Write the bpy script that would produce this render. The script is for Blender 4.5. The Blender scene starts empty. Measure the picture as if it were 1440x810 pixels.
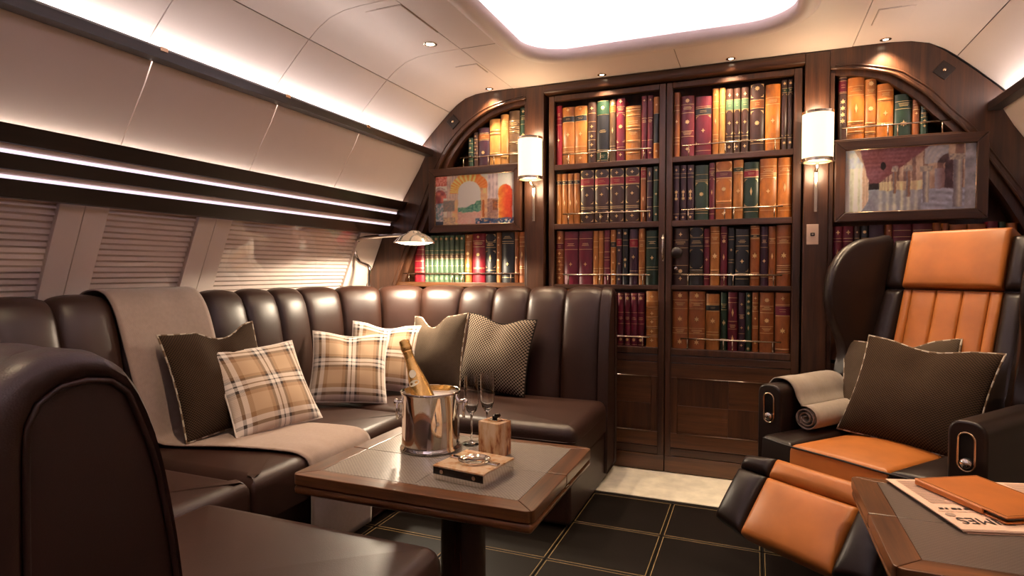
import bpy, bmesh, math, random
from mathutils import Vector, Matrix
random.seed(7)
SC = bpy.context.scene
COL = SC.collection
PI = math.pi

# ------------------------------------------------------------------ camera, world, exposure
CAM_H = 1.10
cam = bpy.data.cameras.new('camera')
cam.sensor_width = 36.0
cam.lens = 36.0 * 843.0 / 1440.0
cam.clip_start = 0.02
camo = bpy.data.objects.new('camera', cam)
COL.objects.link(camo)
camo.location = (0, 0, CAM_H)
camo.rotation_euler = (math.radians(90 - 1.63), 0, math.radians(22.0))
SC.camera = camo
w = bpy.data.worlds.new('cabin_dark')
SC.world = w
w.use_nodes = True
w.node_tree.nodes['Background'].inputs[0].default_value = (1.0, 0.85, 0.75, 1)
w.node_tree.nodes['Background'].inputs[1].default_value = 0.02
vs = SC.view_settings
vs.view_transform = 'Standard'
vs.look = 'None'
vs.gamma = 1.0
vs.use_curve_mapping = False
vs.exposure = 0.32
SC.cycles.use_denoising = True
SC.cycles.max_bounces = 7
SC.cycles.diffuse_bounces = 4
SC.cycles.glossy_bounces = 4
SC.cycles.transmission_bounces = 7
SC.cycles.caustics_reflective = False
SC.cycles.caustics_refractive = False
SC.cycles.sample_clamp_indirect = 4.0

# light levels (the lamps themselves are built further down)
E_RECESS = 38.0      # led strip hidden on the ledge of the ceiling recess
E_COVE = 30.0        # led strip behind the dark rail
E_BIN = 40.0          # led strip behind the cornice lip
E_STRIP = 0.95        # the two visible strips of the cornice
E_SCONCE = 1.2
W_SPOT_CASE = 30.0
W_SPOT_CEIL = 48.0
W_READ = 18.0
WARM = (1.0, 0.74, 0.47)
SOFT = (1.0, 0.87, 0.80)
LILAC = (0.98, 0.92, 1.0)

# ------------------------------------------------------------------ materials
def newmat(name):
    m = bpy.data.materials.new(name)
    m.use_nodes = True
    nt = m.node_tree
    return m, nt, nt.nodes['Principled BSDF']

def rgba(c):
    return (c[0], c[1], c[2], 1)

def link(nt, a, b):
    nt.links.new(a, b)

def coord(nt, scale=(1, 1, 1), kind='Object', rot=(0, 0, 0)):
    tc = nt.nodes.new('ShaderNodeTexCoord')
    mp = nt.nodes.new('ShaderNodeMapping')
    mp.inputs['Scale'].default_value = scale
    mp.inputs['Rotation'].default_value = rot
    link(nt, tc.outputs[kind], mp.inputs['Vector'])
    return mp.outputs['Vector']

def noise(nt, vec, scale, detail=3, rough=0.55):
    n = nt.nodes.new('ShaderNodeTexNoise')
    n.inputs['Scale'].default_value = scale
    n.inputs['Detail'].default_value = detail
    n.inputs['Roughness'].default_value = rough
    if vec is not None:
        link(nt, vec, n.inputs['Vector'])
    return n.outputs[0]

def ramp(nt, fac, stops, mode='LINEAR'):
    r = nt.nodes.new('ShaderNodeValToRGB')
    e = r.color_ramp.elements
    r.color_ramp.interpolation = mode
    e[0].position, e[0].color = stops[0][0], rgba(stops[0][1])
    e[1].position, e[1].color = stops[-1][0], rgba(stops[-1][1])
    for p, c in stops[1:-1]:
        x = e.new(p)
        x.color = rgba(c)
    link(nt, fac, r.inputs[0])
    return r.outputs[0]

def bump(nt, b, h, strength, dist):
    n = nt.nodes.new('ShaderNodeBump')
    n.inputs['Strength'].default_value = strength
    n.inputs['Distance'].default_value = dist
    link(nt, h, n.inputs['Height'])
    link(nt, n.outputs[0], b.inputs['Normal'])

def mixrgb(nt, fac, a, b, mode='MIX'):
    n = nt.nodes.new('ShaderNodeMix')
    n.data_type = 'RGBA'
    n.blend_type = mode
    for sock, v in ((n.inputs[0], fac), (n.inputs[6], a), (n.inputs[7], b)):
        if hasattr(v, 'links'):
            link(nt, v, sock)
        elif isinstance(v, (int, float)):
            sock.default_value = v
        else:
            sock.default_value = rgba(v)
    return n.outputs[2]

def m_plain(name, c, rough=0.5, metal=0.0, var=0.0, scale=20, bstr=0.0, bscale=200, coat=0.0, spec=0.5):
    m, nt, b = newmat(name)
    b.inputs['Roughness'].default_value = rough
    b.inputs['Metallic'].default_value = metal
    b.inputs['Coat Weight'].default_value = coat
    b.inputs['Coat Roughness'].default_value = 0.15
    b.inputs['Specular IOR Level'].default_value = spec
    v = coord(nt)
    if var > 0:
        n = noise(nt, v, scale)
        lo = [x * (1 - var) for x in c]
        hi = [min(1, x * (1 + var)) for x in c]
        link(nt, ramp(nt, n, [(0.3, lo), (0.7, hi)]), b.inputs['Base Color'])
    else:
        b.inputs['Base Color'].default_value = rgba(c)
    if bstr > 0:
        bump(nt, b, noise(nt, v, bscale, 2), bstr, 0.002)
    return m

def m_wood(name, dark, light, axis='X', rough=0.36, coat=0.14, freq=34):
    m, nt, b = newmat(name)
    s = [freq, freq, freq]
    s['XYZ'.index(axis)] = 1.6
    v = coord(nt, tuple(s))
    n1 = noise(nt, v, 1.0, 5, 0.65)
    s2 = [freq * 7] * 3
    s2['XYZ'.index(axis)] = 9
    n2 = noise(nt, coord(nt, tuple(s2)), 1.0, 2)
    c1 = ramp(nt, n1, [(0.28, dark), (0.5, [(a + c) / 2 for a, c in zip(dark, light)]), (0.72, light)])
    c2 = ramp(nt, n2, [(0.35, (0.62, 0.62, 0.62)), (0.65, (1, 1, 1))])
    link(nt, mixrgb(nt, 0.6, c1, c2, 'MULTIPLY'), b.inputs['Base Color'])
    b.inputs['Roughness'].default_value = rough
    b.inputs['Coat Weight'].default_value = coat
    b.inputs['Coat Roughness'].default_value = 0.12
    return m

def m_leather(name, c, rough=0.36, bstr=0.25, spec=0.5):
    m, nt, b = newmat(name)
    v = coord(nt)
    n = noise(nt, v, 9, 3)
    lo = [x * 0.86 for x in c]
    hi = [min(1, x * 1.12) for x in c]
    link(nt, ramp(nt, n, [(0.3, lo), (0.7, hi)]), b.inputs['Base Color'])
    b.inputs['Roughness'].default_value = rough
    b.inputs['Specular IOR Level'].default_value = spec
    vo = nt.nodes.new('ShaderNodeTexVoronoi')
    vo.inputs['Scale'].default_value = 420
    link(nt, v, vo.inputs['Vector'])
    bump(nt, b, vo.outputs[0], bstr, 0.0006)
    return m

def m_fabric(name, c1, c2, scale=260, rough=0.92, kind='Object', sheen=0.3):
    m, nt, b = newmat(name)
    v = coord(nt, (1, 1, 1), kind)
    ch = nt.nodes.new('ShaderNodeTexChecker')
    ch.inputs['Scale'].default_value = scale
    link(nt, v, ch.inputs['Vector'])
    n = noise(nt, v, 60 if kind == 'Object' else 20, 2)
    base = mixrgb(nt, ch.outputs[1], c1, c2)
    link(nt, mixrgb(nt, 0.25, base, ramp(nt, n, [(0.3, (0.6, 0.6, 0.6)), (0.7, (1, 1, 1))]), 'MULTIPLY'), b.inputs['Base Color'])
    b.inputs['Roughness'].default_value = rough
    b.inputs['Sheen Weight'].default_value = sheen
    b.inputs['Specular IOR Level'].default_value = 0.15
    bump(nt, b, noise(nt, v, scale * 1.5 if kind == 'Object' else scale, 1), 0.25, 0.001)
    return m

def m_emit(name, c, s):
    m, nt, b = newmat(name)
    b.inputs['Base Color'].default_value = rgba([x * 0.8 for x in c])
    b.inputs['Emission Color'].default_value = rgba(c)
    b.inputs['Emission Strength'].default_value = s
    return m

def m_glass(name, c=(1, 1, 1), rough=0.0):
    m, nt, b = newmat(name)
    b.inputs['Base Color'].default_value = rgba(c)
    b.inputs['Transmission Weight'].default_value = 1.0
    b.inputs['Roughness'].default_value = rough
    b.inputs['IOR'].default_value = 1.45
    return m

def m_plaid(name):
    m, nt, b = newmat(name)
    tc = nt.nodes.new('ShaderNodeTexCoord')
    sp = nt.nodes.new('ShaderNodeSeparateXYZ')
    link(nt, tc.outputs['UV'], sp.inputs[0])
    tan, dk, br, wh = (0.45, 0.305, 0.195), (0.04, 0.028, 0.024), (0.26, 0.145, 0.075), (0.70, 0.62, 0.575)
    st = [(0.0, wh), (0.07, dk), (0.105, wh), (0.16, br), (0.21, tan), (0.40, br), (0.445, dk), (0.475, wh), (0.515, dk), (0.53, wh),
          (0.575, dk), (0.605, br), (0.64, tan), (0.82, br), (0.86, dk), (0.895, wh), (0.93, dk), (0.95, wh)]
    def stripe(out):
        r = nt.nodes.new('ShaderNodeValToRGB')
        r.color_ramp.interpolation = 'CONSTANT'
        e = r.color_ramp.elements
        e[0].position, e[0].color = st[0][0], rgba(st[0][1])
        e[1].position, e[1].color = st[1][0], rgba(st[1][1])
        for p, c in st[2:]:
            x = e.new(p)
            x.color = rgba(c)
        link(nt, out, r.inputs[0])
        return r.outputs[0]
    a, c = stripe(sp.outputs[0]), stripe(sp.outputs[1])
    ch = nt.nodes.new('ShaderNodeTexWave')
    ch.inputs['Scale'].default_value = 45
    ch.bands_direction = 'DIAGONAL'
    link(nt, tc.outputs['UV'], ch.inputs['Vector'])
    link(nt, mixrgb(nt, ramp(nt, ch.outputs[1], [(0.3, (0.25,) * 3), (0.7, (0.75,) * 3)]), a, c), b.inputs['Base Color'])
    b.inputs['Roughness'].default_value = 0.95
    b.inputs['Sheen Weight'].default_value = 0.3
    b.inputs['Specular IOR Level'].default_value = 0.1
    bump(nt, b, noise(nt, tc.outputs['UV'], 160, 1), 0.2, 0.001)
    return m

def m_attr(name, rough=0.7, coat=0.0):
    m, nt, b = newmat(name)
    a = nt.nodes.new('ShaderNodeAttribute')
    a.attribute_name = 'paint'
    link(nt, a.outputs['Color'], b.inputs['Base Color'])
    b.inputs['Roughness'].default_value = rough
    b.inputs['Coat Weight'].default_value = coat
    return m

def m_horn(name, sh=0.0):
    m, nt, b = newmat(name)
    v = coord(nt, (1, 1, 0.35), rot=(0.3, 0.5, 0.4))
    n = noise(nt, v, 34, 4)
    link(nt, ramp(nt, n, [(max(0.0, 0.24 - sh), (0.03, 0.012, 0.008)), (0.33 - sh, (0.30, 0.09, 0.03)), (0.42 - sh, (0.66, 0.36, 0.17)), (0.58 - sh, (0.80, 0.58, 0.38))]), b.inputs['Base Color'])
    b.inputs['Roughness'].default_value = 0.18
    b.inputs['Coat Weight'].default_value = 0.5
    return m

def m_book(name, c):
    m, nt, b = newmat(name)
    oi = nt.nodes.new('ShaderNodeObjectInfo')
    v = coord(nt, (1, 1, 0.4))
    n = noise(nt, v, 45, 3)
    k = [x * 0.72 for x in c]
    h = [min(1, x * 1.2) for x in c]
    col = ramp(nt, n, [(0.3, k), (0.7, h)])
    rr = ramp(nt, oi.outputs['Random'], [(0.0, (0.78, 0.74, 0.72)), (1.0, (1, 1, 1))])
    link(nt, mixrgb(nt, 1.0, col, rr, 'MULTIPLY'), b.inputs['Base Color'])
    b.inputs['Roughness'].default_value = 0.38
    b.inputs['Coat Weight'].default_value = 0.15
    b.inputs['Coat Roughness'].default_value = 0.25
    return m

WD, WL = (0.022, 0.0078, 0.004), (0.098, 0.036, 0.015)
M = {}
M['wood_x'] = m_wood('walnut_grain_across', WD, WL, 'X')
M['wood_y'] = m_wood('walnut_grain_along', WD, WL, 'Y')
M['wood_z'] = m_wood('walnut_grain_upright', WD, WL, 'Z')
M['veneer_x'] = m_wood('veneer_across', (0.058, 0.022, 0.009), (0.17, 0.066, 0.025), 'X', rough=0.3)
M['veneer_z'] = m_wood('veneer_upright', (0.036, 0.014, 0.007), (0.115, 0.044, 0.018), 'Z', rough=0.3)
M['wood_dark'] = m_wood('dark_cornice_wood', (0.007, 0.003, 0.002), (0.02, 0.008, 0.0045), 'Y', rough=0.36, coat=0.05)
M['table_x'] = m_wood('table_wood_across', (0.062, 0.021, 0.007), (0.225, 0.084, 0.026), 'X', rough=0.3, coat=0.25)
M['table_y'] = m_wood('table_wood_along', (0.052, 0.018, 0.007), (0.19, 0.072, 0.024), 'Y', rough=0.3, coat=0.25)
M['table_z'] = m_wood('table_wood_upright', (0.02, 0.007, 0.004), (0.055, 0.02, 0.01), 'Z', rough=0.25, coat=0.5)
M['leather'] = m_leather('dark_brown_leather', (0.031, 0.0124, 0.008), 0.40, spec=0.42)
M['leather_arm'] = m_leather('black_brown_leather', (0.014, 0.0066, 0.0048), 0.36, spec=0.34)
M['orange'] = m_leather('orange_leather', (0.44, 0.14, 0.026), 0.42, 0.15)
M['case_orange'] = m_leather('tablet_case_leather', (0.42, 0.12, 0.018), 0.42, 0.1)
M['stitch'] = m_plain('gold_stitching', (0.36, 0.24, 0.10), 0.7)
M['thread'] = m_plain('dark_seam', (0.012, 0.007, 0.006), 0.7)
M['floor'] = m_leather('black_leather_tile', (0.0065, 0.0043, 0.0032), 0.42, 0.2, spec=0.24)
M['grout'] = m_plain('tile_joint', (0.004, 0.003, 0.003), 0.8)
M['cream'] = m_plain('cream_carpet', (0.84, 0.78, 0.66), 0.95, var=0.12, scale=14, bstr=0.4, bscale=300, spec=0.1)
M['lining'] = m_plain('cream_lining', (0.80, 0.67, 0.60), 0.55, var=0.02, scale=3)
M['shell'] = m_plain('lining_backing', (0.35, 0.28, 0.24), 0.8)
M['joint'] = m_plain('lining_joint', (0.36, 0.27, 0.22), 0.7)
M['blind'] = m_plain('pleated_blind_cloth', (0.82, 0.68, 0.62), 0.85)
M['pane'] = m_glass('window_cover')
M['chrome'] = m_plain('polished_chrome', (0.86, 0.82, 0.78), 0.06, 1.0)
M['nickel'] = m_plain('warm_nickel', (0.72, 0.62, 0.5), 0.22, 1.0)
M['brass'] = m_plain('rose_brass', (0.80, 0.56, 0.36), 0.2, 1.0)
M['gilt'] = m_plain('gilt_tooling', (0.88, 0.62, 0.30), 0.38, 0.75)
M['glass'] = m_glass('clear_glass')
M['plaid'] = m_plaid('plaid_wool')
M['cushion_dark'] = m_fabric('dark_brown_weave', (0.016, 0.0085, 0.005), (0.060, 0.034, 0.018), 84, kind='UV', sheen=0.0)
M['cushion_taupe'] = m_fabric('taupe_weave', (0.050, 0.034, 0.022), (0.095, 0.066, 0.044), 96, kind='UV', sheen=0.0)
M['cushion_basket'] = m_fabric('basket_weave', (0.018, 0.012, 0.010), (0.25, 0.19, 0.14), 46, kind='UV', sheen=0.0)
M['piping'] = m_fabric('light_piping', (0.55, 0.47, 0.38), (0.2, 0.13, 0.08), 40, kind='Object')
M['throw'] = m_fabric('taupe_pink_wool', (0.36, 0.265, 0.22), (0.31, 0.225, 0.185), 300)
M['throw_grey'] = m_fabric('sand_grey_wool', (0.34, 0.275, 0.215), (0.29, 0.235, 0.185), 300)
M['inlay'] = m_fabric('grey_shagreen', (0.30, 0.255, 0.21), (0.215, 0.18, 0.148), 170, rough=0.24, sheen=0.0)
M['inlay'].node_tree.nodes['Principled BSDF'].inputs['Specular IOR Level'].default_value = 0.5
M['inlay_dark'] = m_fabric('dark_shagreen', (0.13, 0.097, 0.08), (0.095, 0.071, 0.058), 170, rough=0.33, sheen=0.0)
M['inlay_dark'].node_tree.nodes['Principled BSDF'].inputs['Specular IOR Level'].default_value = 0.5
M['horn'] = m_horn('polished_horn', -0.05)
M['arm_chrome'] = m_plain('dark_chrome', (0.55, 0.5, 0.45), 0.10, 1.0)
M['copper'] = m_plain('pale_copper', (0.78, 0.56, 0.43), 0.34, 0.35)
M['bead'] = m_plain('polished_bead', (0.10, 0.045, 0.022), 0.12, 0.0, coat=1.0, spec=0.8)
M['horn_light'] = m_horn('pale_horn', 0.05)
M['lamp_dome'] = m_plain('polished_lamp_dome', (0.92, 0.86, 0.78), 0.10, 0.85)
M['black'] = m_plain('black_lacquer', (0.008, 0.007, 0.007), 0.2)
M['void'] = m_plain('dark_cavity', (0.006, 0.004, 0.003), 0.9)
M['gold_foil'] = m_plain('gold_bottle_wrap', (0.86, 0.52, 0.17), 0.26, 0.78, var=0.15, scale=40)
M['paper'] = m_plain('pink_newsprint', (0.78, 0.52, 0.40), 0.9)
M['ink'] = m_plain('newspaper_ink', (0.03, 0.02, 0.02), 0.9)
M['ink_soft'] = m_plain('newspaper_text', (0.42, 0.29, 0.23), 0.9)
M['label_paper'] = m_plain('white_label', (0.85, 0.78, 0.66), 0.5)
M['ice'] = m_plain('bucket_liner', (0.75, 0.72, 0.74), 0.25)
M['shade'] = m_emit('lit_lamp_shade', (1.0, 0.83, 0.56), E_SCONCE)
M['bulb'] = m_emit('lit_lamp', (1.0, 0.82, 0.58), 14)
M['led_recess'] = m_emit('led_recess', LILAC, E_RECESS)
M['led_cove'] = m_emit('led_cove', (1.0, 0.93, 0.92), E_COVE)
M['led_bin'] = m_emit('led_bin', (1.0, 0.84, 0.72), E_BIN)
M['led_strip'] = m_emit('led_strip', (0.90, 0.78, 0.92), E_STRIP)
M['recess'] = m_plain('recess_white', (0.60, 0.545, 0.565), 0.6)
M['paint'] = m_attr('watercolour')
BOOKC = {'r': (0.30, 0.008, 0.022), 'R': (0.14, 0.007, 0.022), 'T': (0.44, 0.165, 0.035), 't': (0.29, 0.085, 0.02), 'Y': (0.52, 0.26, 0.075),
         'O2': (0.50, 0.16, 0.022), 'B': (0.045, 0.017, 0.012), 'G': (0.010, 0.036, 0.019), 'g': (0.075, 0.135, 0.075), 'K': (0.011, 0.012, 0.016),
         'P': (0.038, 0.010, 0.024), 'O': (0.10, 0.055, 0.026)}
for k, c in BOOKC.items():
    M['book_' + k] = m_book('book_leather_' + k, c)

# ------------------------------------------------------------------ helpers
INV = {}
def put(o, parent=None):
    COL.objects.link(o)
    if parent is not None:
        o.parent = parent
        if parent.name in INV:
            o.matrix_parent_inverse = INV[parent.name]
    return o

def thing(name, label, cat, loc=(0, 0, 0), rz=0.0, group=None, world=False):
    o = bpy.data.objects.new(name, None)
    o.empty_display_size = 0.05
    COL.objects.link(o)
    o.location = loc
    o.rotation_euler = (0, 0, rz)
    if world:
        INV[o.name] = (Matrix.Translation(loc) @ Matrix.Rotation(rz, 4, 'Z')).inverted()
    return tag(o, label, cat, group)

def tag(o, label=None, cat=None, group=None, kind=None):
    if label:
        o['label'] = label
    if cat:
        o['category'] = cat
    if group:
        o['group'] = group
    if kind:
        o['kind'] = kind
    return o

def struct(o):
    o['kind'] = 'structure'
    return o

def mesh(name, V, F, m, parent=None, smooth=False, uv=None, fm=None):
    me = bpy.data.meshes.new(name)
    me.from_pydata([tuple(v) for v in V], [], F)
    for x in (m if isinstance(m, (list, tuple)) else [m]):
        me.materials.append(M[x])
    if fm:
        me.polygons.foreach_set('material_index', fm)
    if smooth:
        me.polygons.foreach_set('use_smooth', [True] * len(me.polygons))
    if uv:
        l = me.uv_layers.new(name='UVMap')
        for lp in me.loops:
            l.data[lp.index].uv = uv[lp.vertex_index]
    me.update()
    return put(bpy.data.objects.new(name, me), parent)

def fix_normals(o):
    bm = bmesh.new()
    bm.from_mesh(o.data)
    bmesh.ops.recalc_face_normals(bm, faces=bm.faces)
    bm.to_mesh(o.data)
    bm.free()
    return o

def autosmooth(o, ang=40):
    o.data.polygons.foreach_set('use_smooth', [True] * len(o.data.polygons))
    o.data.set_sharp_from_angle(angle=math.radians(ang))
    return o

def weighted(o):
    md = o.modifiers.new('weighted', 'WEIGHTED_NORMAL')
    md.keep_sharp = True
    md.weight = 80
    return o

class MB:
    def __init__(s):
        s.V, s.F = [], []
    def add(s, V, F):
        n = len(s.V)
        s.V += [tuple(v) for v in V]
        s.F += [tuple(i + n for i in f) for f in F]
        return s
    def box(s, x0, x1, y0, y1, z0, z1):
        V = [(x, y, z) for x in (x0, x1) for y in (y0, y1) for z in (z0, z1)]
        return s.add(V, [(0, 1, 3, 2), (4, 6, 7, 5), (0, 4, 5, 1), (2, 3, 7, 6), (0, 2, 6, 4), (1, 5, 7, 3)])
    def tube(s, pts, r, n=8, closed=False):
        V, F = tube_vf(pts, r, n, closed)
        return s.add(V, F)
    def build(s, name, m, parent=None, smooth=False):
        return mesh(name, s.V, s.F, m, parent, smooth)

def tube_vf(pts, r, n=8, closed=False):
    P = [Vector(p) for p in pts]
    k = len(P)
    R = r if isinstance(r, (list, tuple)) else [r] * k
    V, F = [], []
    up = None
    for i, p in enumerate(P):
        if closed:
            t = P[(i + 1) % k] - P[i - 1]
        else:
            t = P[min(i + 1, k - 1)] - P[max(i - 1, 0)]
        t.normalize()
        if up is None:
            up = Vector((0, 0, 1)) if abs(t.z) < 0.9 else Vector((0, 1, 0))
        up = (up - t * up.dot(t)).normalized()
        sd = t.cross(up)
        for j in range(n):
            a = 2 * PI * j / n
            V.append(p + (up * math.cos(a) + sd * math.sin(a)) * R[i])
    m = k if closed else k - 1
    for i in range(m):
        for j in range(n):
            a, b = i * n + j, i * n + (j + 1) % n
            c, d = ((i + 1) % k) * n + (j + 1) % n, ((i + 1) % k) * n + j
            F.append((a, b, c, d))
    if not closed:
        F.append(tuple(range(n))[::-1])
        F.append(tuple((k - 1) * n + j for j in range(n)))
    return V, F

def tube(name, pts, r, m, parent=None, n=8, closed=False):
    V, F = tube_vf(pts, r, n, closed)
    return fix_normals(mesh(name, V, F, m, parent, True))

def box(name, x0, x1, y0, y1, z0, z1, m, parent=None, bev=0.003, seg=2):
    bm = bmesh.new()
    bmesh.ops.create_cube(bm, size=1.0)
    for v in bm.verts:
        v.co = Vector(((x0 + x1) / 2 + v.co.x * (x1 - x0), (y0 + y1) / 2 + v.co.y * (y1 - y0), (z0 + z1) / 2 + v.co.z * (z1 - z0)))
    if bev > 0:
        b = min(bev, 0.45 * min(abs(x1 - x0), abs(y1 - y0), abs(z1 - z0)))
        bmesh.ops.bevel(bm, geom=list(bm.edges), offset=b, segments=seg, profile=0.5, affect='EDGES')
    bmesh.ops.recalc_face_normals(bm, faces=bm.faces)
    me = bpy.data.meshes.new(name)
    bm.to_mesh(me)
    bm.free()
    me.materials.append(M[m])
    o = put(bpy.data.objects.new(name, me), parent)
    if bev > 0.004:
        weighted(autosmooth(o))
    return o

def prism(name, poly, axis, t0, t1, m, parent=None, bev=0.0, seg=2, smooth=False):
    """extrude a 2-d outline along an axis; outline in the other two axes"""
    def P(a, b, t):
        return {'X': (t, a, b), 'Y': (a, t, b), 'Z': (a, b, t)}[axis]
    bm = bmesh.new()
    lo = [bm.verts.new(P(a, b, t0)) for a, b in poly]
    hi = [bm.verts.new(P(a, b, t1)) for a, b in poly]
    bm.faces.new(lo)
    bm.faces.new(hi[::-1])
    n = len(poly)
    for i in range(n):
        bm.faces.new((lo[i], hi[i], hi[(i + 1) % n], lo[(i + 1) % n]))
    bmesh.ops.recalc_face_normals(bm, faces=bm.faces)
    if bev > 0:
        ed = [e for e in bm.edges if len(e.link_faces) == 2 and e.calc_face_angle(0) > 0.7]
        bmesh.ops.bevel(bm, geom=ed, offset=bev, segments=seg, profile=0.5, affect='EDGES')
    me = bpy.data.meshes.new(name)
    bm.to_mesh(me)
    bm.free()
    me.materials.append(M[m])
    o = put(bpy.data.objects.new(name, me), parent)
    if smooth or bev > 0:
        autosmooth(o)
        if bev > 0:
            weighted(o)
    return o

def lathe(name, prof, m, parent=None, n=32, loc=(0, 0, 0), caps=True):
    V, F = [], []
    for r, z in prof:
        for j in range(n):
            a = 2 * PI * j / n
            V.append((loc[0] + r * math.cos(a), loc[1] + r * math.sin(a), loc[2] + z))
    for i in range(len(prof) - 1):
        for j in range(n):
            F.append((i * n + j, i * n + (j + 1) % n, (i + 1) * n + (j + 1) % n, (i + 1) * n + j))
    if caps:
        F.append(tuple(range(n))[::-1])
        F.append(tuple((len(prof) - 1) * n + j for j in range(n)))
    o = fix_normals(mesh(name, V, F, m, parent, True))
    return autosmooth(o, 50)

def xform(o, mat):
    o.data.transform(mat)
    return o

def round_params(L, r):
    """parameters 0..1 along a length L, crowded in the rounded ends"""
    a = min(r / L, 0.45)
    e = [0, 0.08, 0.25, 0.55, 1.0]
    st = [a * x for x in e]
    mid = [a + (1 - 2 * a) * k / 6 for k in range(1, 6)]
    return st + mid + [1 - x for x in reversed(st)]

def pad(name, c00, c10, c11, c01, thick, m, parent=None, r=0.03, crown=0.01, seg=None):
    """upholstered pad: four corners of the visible face (counter-clockwise seen from outside), rounded and crowned"""
    A, B, C, D = Vector(c00), Vector(c10), Vector(c11), Vector(c01)
    nrm = (B - A).cross(D - A).normalized()
    Lu, Lv = ((B - A).length + (C - D).length) / 2, ((D - A).length + (C - B).length) / 2
    ru, rv = min(r, Lu * 0.48), min(r, Lv * 0.48)
    U, W = round_params(Lu, ru), round_params(Lv, rv)
    def drop(t, L, rr):
        d = min(t, 1 - t) * L
        if d >= rr:
            return 0.0
        q = 1 - d / rr
        return rr * (1 - math.sqrt(max(0, 1 - q * q)))
    V, F = [], []
    nu, nv = len(U), len(W)
    for v in W:
        for u in U:
            p = A * (1 - u) * (1 - v) + B * u * (1 - v) + C * u * v + D * (1 - u) * v
            h = crown * (1 - (2 * u - 1) ** 2) * (1 - (2 * v - 1) ** 2)
            h -= min(math.hypot(drop(u, Lu, ru), drop(v, Lv, rv)), thick)
            V.append(p + nrm * h)
    for j in range(nv - 1):
        for i in range(nu - 1):
            F.append((j * nu + i, j * nu + i + 1, (j + 1) * nu + i + 1, (j + 1) * nu + i))
    loop = [i for i in range(nu)] + [j * nu + nu - 1 for j in range(1, nv)] + [(nv - 1) * nu + i for i in range(nu - 2, -1, -1)] + [j * nu for j in range(nv - 2, 0, -1)]
    base = len(V)
    for k in loop:
        j, i = divmod(k, nu)
        u, v = U[i], W[j]
        p = A * (1 - u) * (1 - v) + B * u * (1 - v) + C * u * v + D * (1 - u) * v
        V.append(p - nrm * thick)
    n = len(loop)
    for q in range(n):
        F.append((loop[q], base + q, base + (q + 1) % n, loop[(q + 1) % n]))
    F.append(tuple(base + q for q in range(n))[::-1])
    return autosmooth(fix_normals(mesh(name, V, F, m, parent, True)), 60)

def slab(name, poly, z0, z1, r, m, parent=None, crown=0.0, rc=0.04):
    """seat cushion of any convex plan with a rounded upper edge"""
    # round the plan corners
    n = len(poly)
    out = []
    for i in range(n):
        p0, p1, p2 = Vector(poly[i - 1]), Vector(poly[i]), Vector(poly[(i + 1) % n])
        a, b = (p0 - p1).normalized(), (p2 - p1).normalized()
        s, e = p1 + a * rc, p1 + b * rc
        for k in range(6):
            t = k / 5
            out.append(s * (1 - t) ** 2 + p1 * 2 * t * (1 - t) + e * t * t)
    cx = sum((p for p in out), Vector((0, 0))) / len(out)
    def inset(d):
        k = len(out)
        res = []
        for i in range(k):
            t = (out[(i + 1) % k] - out[i - 1]).normalized()
            nn = Vector((-t.y, t.x))
            if nn.dot(cx - out[i]) < 0:
                nn = -nn
            res.append(out[i] + nn * d)
        return res
    rings = [(0.0, z0), (0.0, z1 - r)]
    for k in range(1, 6):
        a = PI / 2 * k / 5
        rings.append((r * (1 - math.cos(a)), z1 - r + r * math.sin(a)))
    V, F = [], []
    k = len(out)
    for d, z in rings:
        V += [(p.x, p.y, z) for p in inset(d)]
    last = [Vector((p.x, p.y)) for p in inset(r)]
    for s, zz in ((0.7, 0.5), (0.35, 0.9)):
        V += [(cx.x + (p.x - cx.x) * s, cx.y + (p.y - cx.y) * s, z1 + crown * zz) for p in last]
    nr = len(rings) + 2
    for i in range(nr - 1):
        for j in range(k):
            F.append((i * k + j, i * k + (j + 1) % k, (i + 1) * k + (j + 1) % k, (i + 1) * k + j))
    V.append((cx.x, cx.y, z1 + crown))
    c = len(V) - 1
    for j in range(k):
        F.append(((nr - 1) * k + j, (nr - 1) * k + (j + 1) % k, c))
    F.append(tuple(range(k))[::-1])
    return autosmooth(fix_normals(mesh(name, V, F, m, parent, True)), 70)

def plate(name, outline, nrm, thick, rnd, m, parent=None):
    """rounded upholstered plate from a closed 3-d outline"""
    P = [Vector(p) for p in outline]
    N = Vector(nrm).normalized()
    c = sum(P, Vector()) / len(P)
    k = len(P)
    size = sum((p - c).length for p in P) / k
    V, F = [], []
    rings = []
    for i in range(6):
        a = PI / 2 * i / 5
        rings.append((1 - rnd / size * (1 - math.cos(a)) * 1.0, rnd * math.sin(a)))
    seq = [(s, thick / 2 - rnd + h) for s, h in rings]
    full = [(s, -h) for s, h in reversed(seq)] + seq
    for s, h in full:
        V += [c + (p - c) * s + N * h for p in P]
    nr = len(full)
    for i in range(nr - 1):
        for j in range(k):
            F.append((i * k + j, i * k + (j + 1) % k, (i + 1) * k + (j + 1) % k, (i + 1) * k + j))
    F.append(tuple(range(k))[::-1])
    F.append(tuple((nr - 1) * k + j for j in range(k)))
    return autosmooth(fix_normals(mesh(name, V, F, m, parent, True)), 50)

def smooth_closed(pts, sub=5):
    out = []
    n = len(pts)
    for i in range(n):
        p0, p1, p2, p3 = (Vector(pts[(i + k - 1) % n]) for k in range(4))
        for s in range(sub):
            t = s / sub
            out.append(0.5 * (2 * p1 + (p2 - p0) * t + (2 * p0 - 5 * p1 + 4 * p2 - p3) * t * t + (3 * p1 - p0 - 3 * p2 + p3) * t ** 3))
    return out

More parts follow.
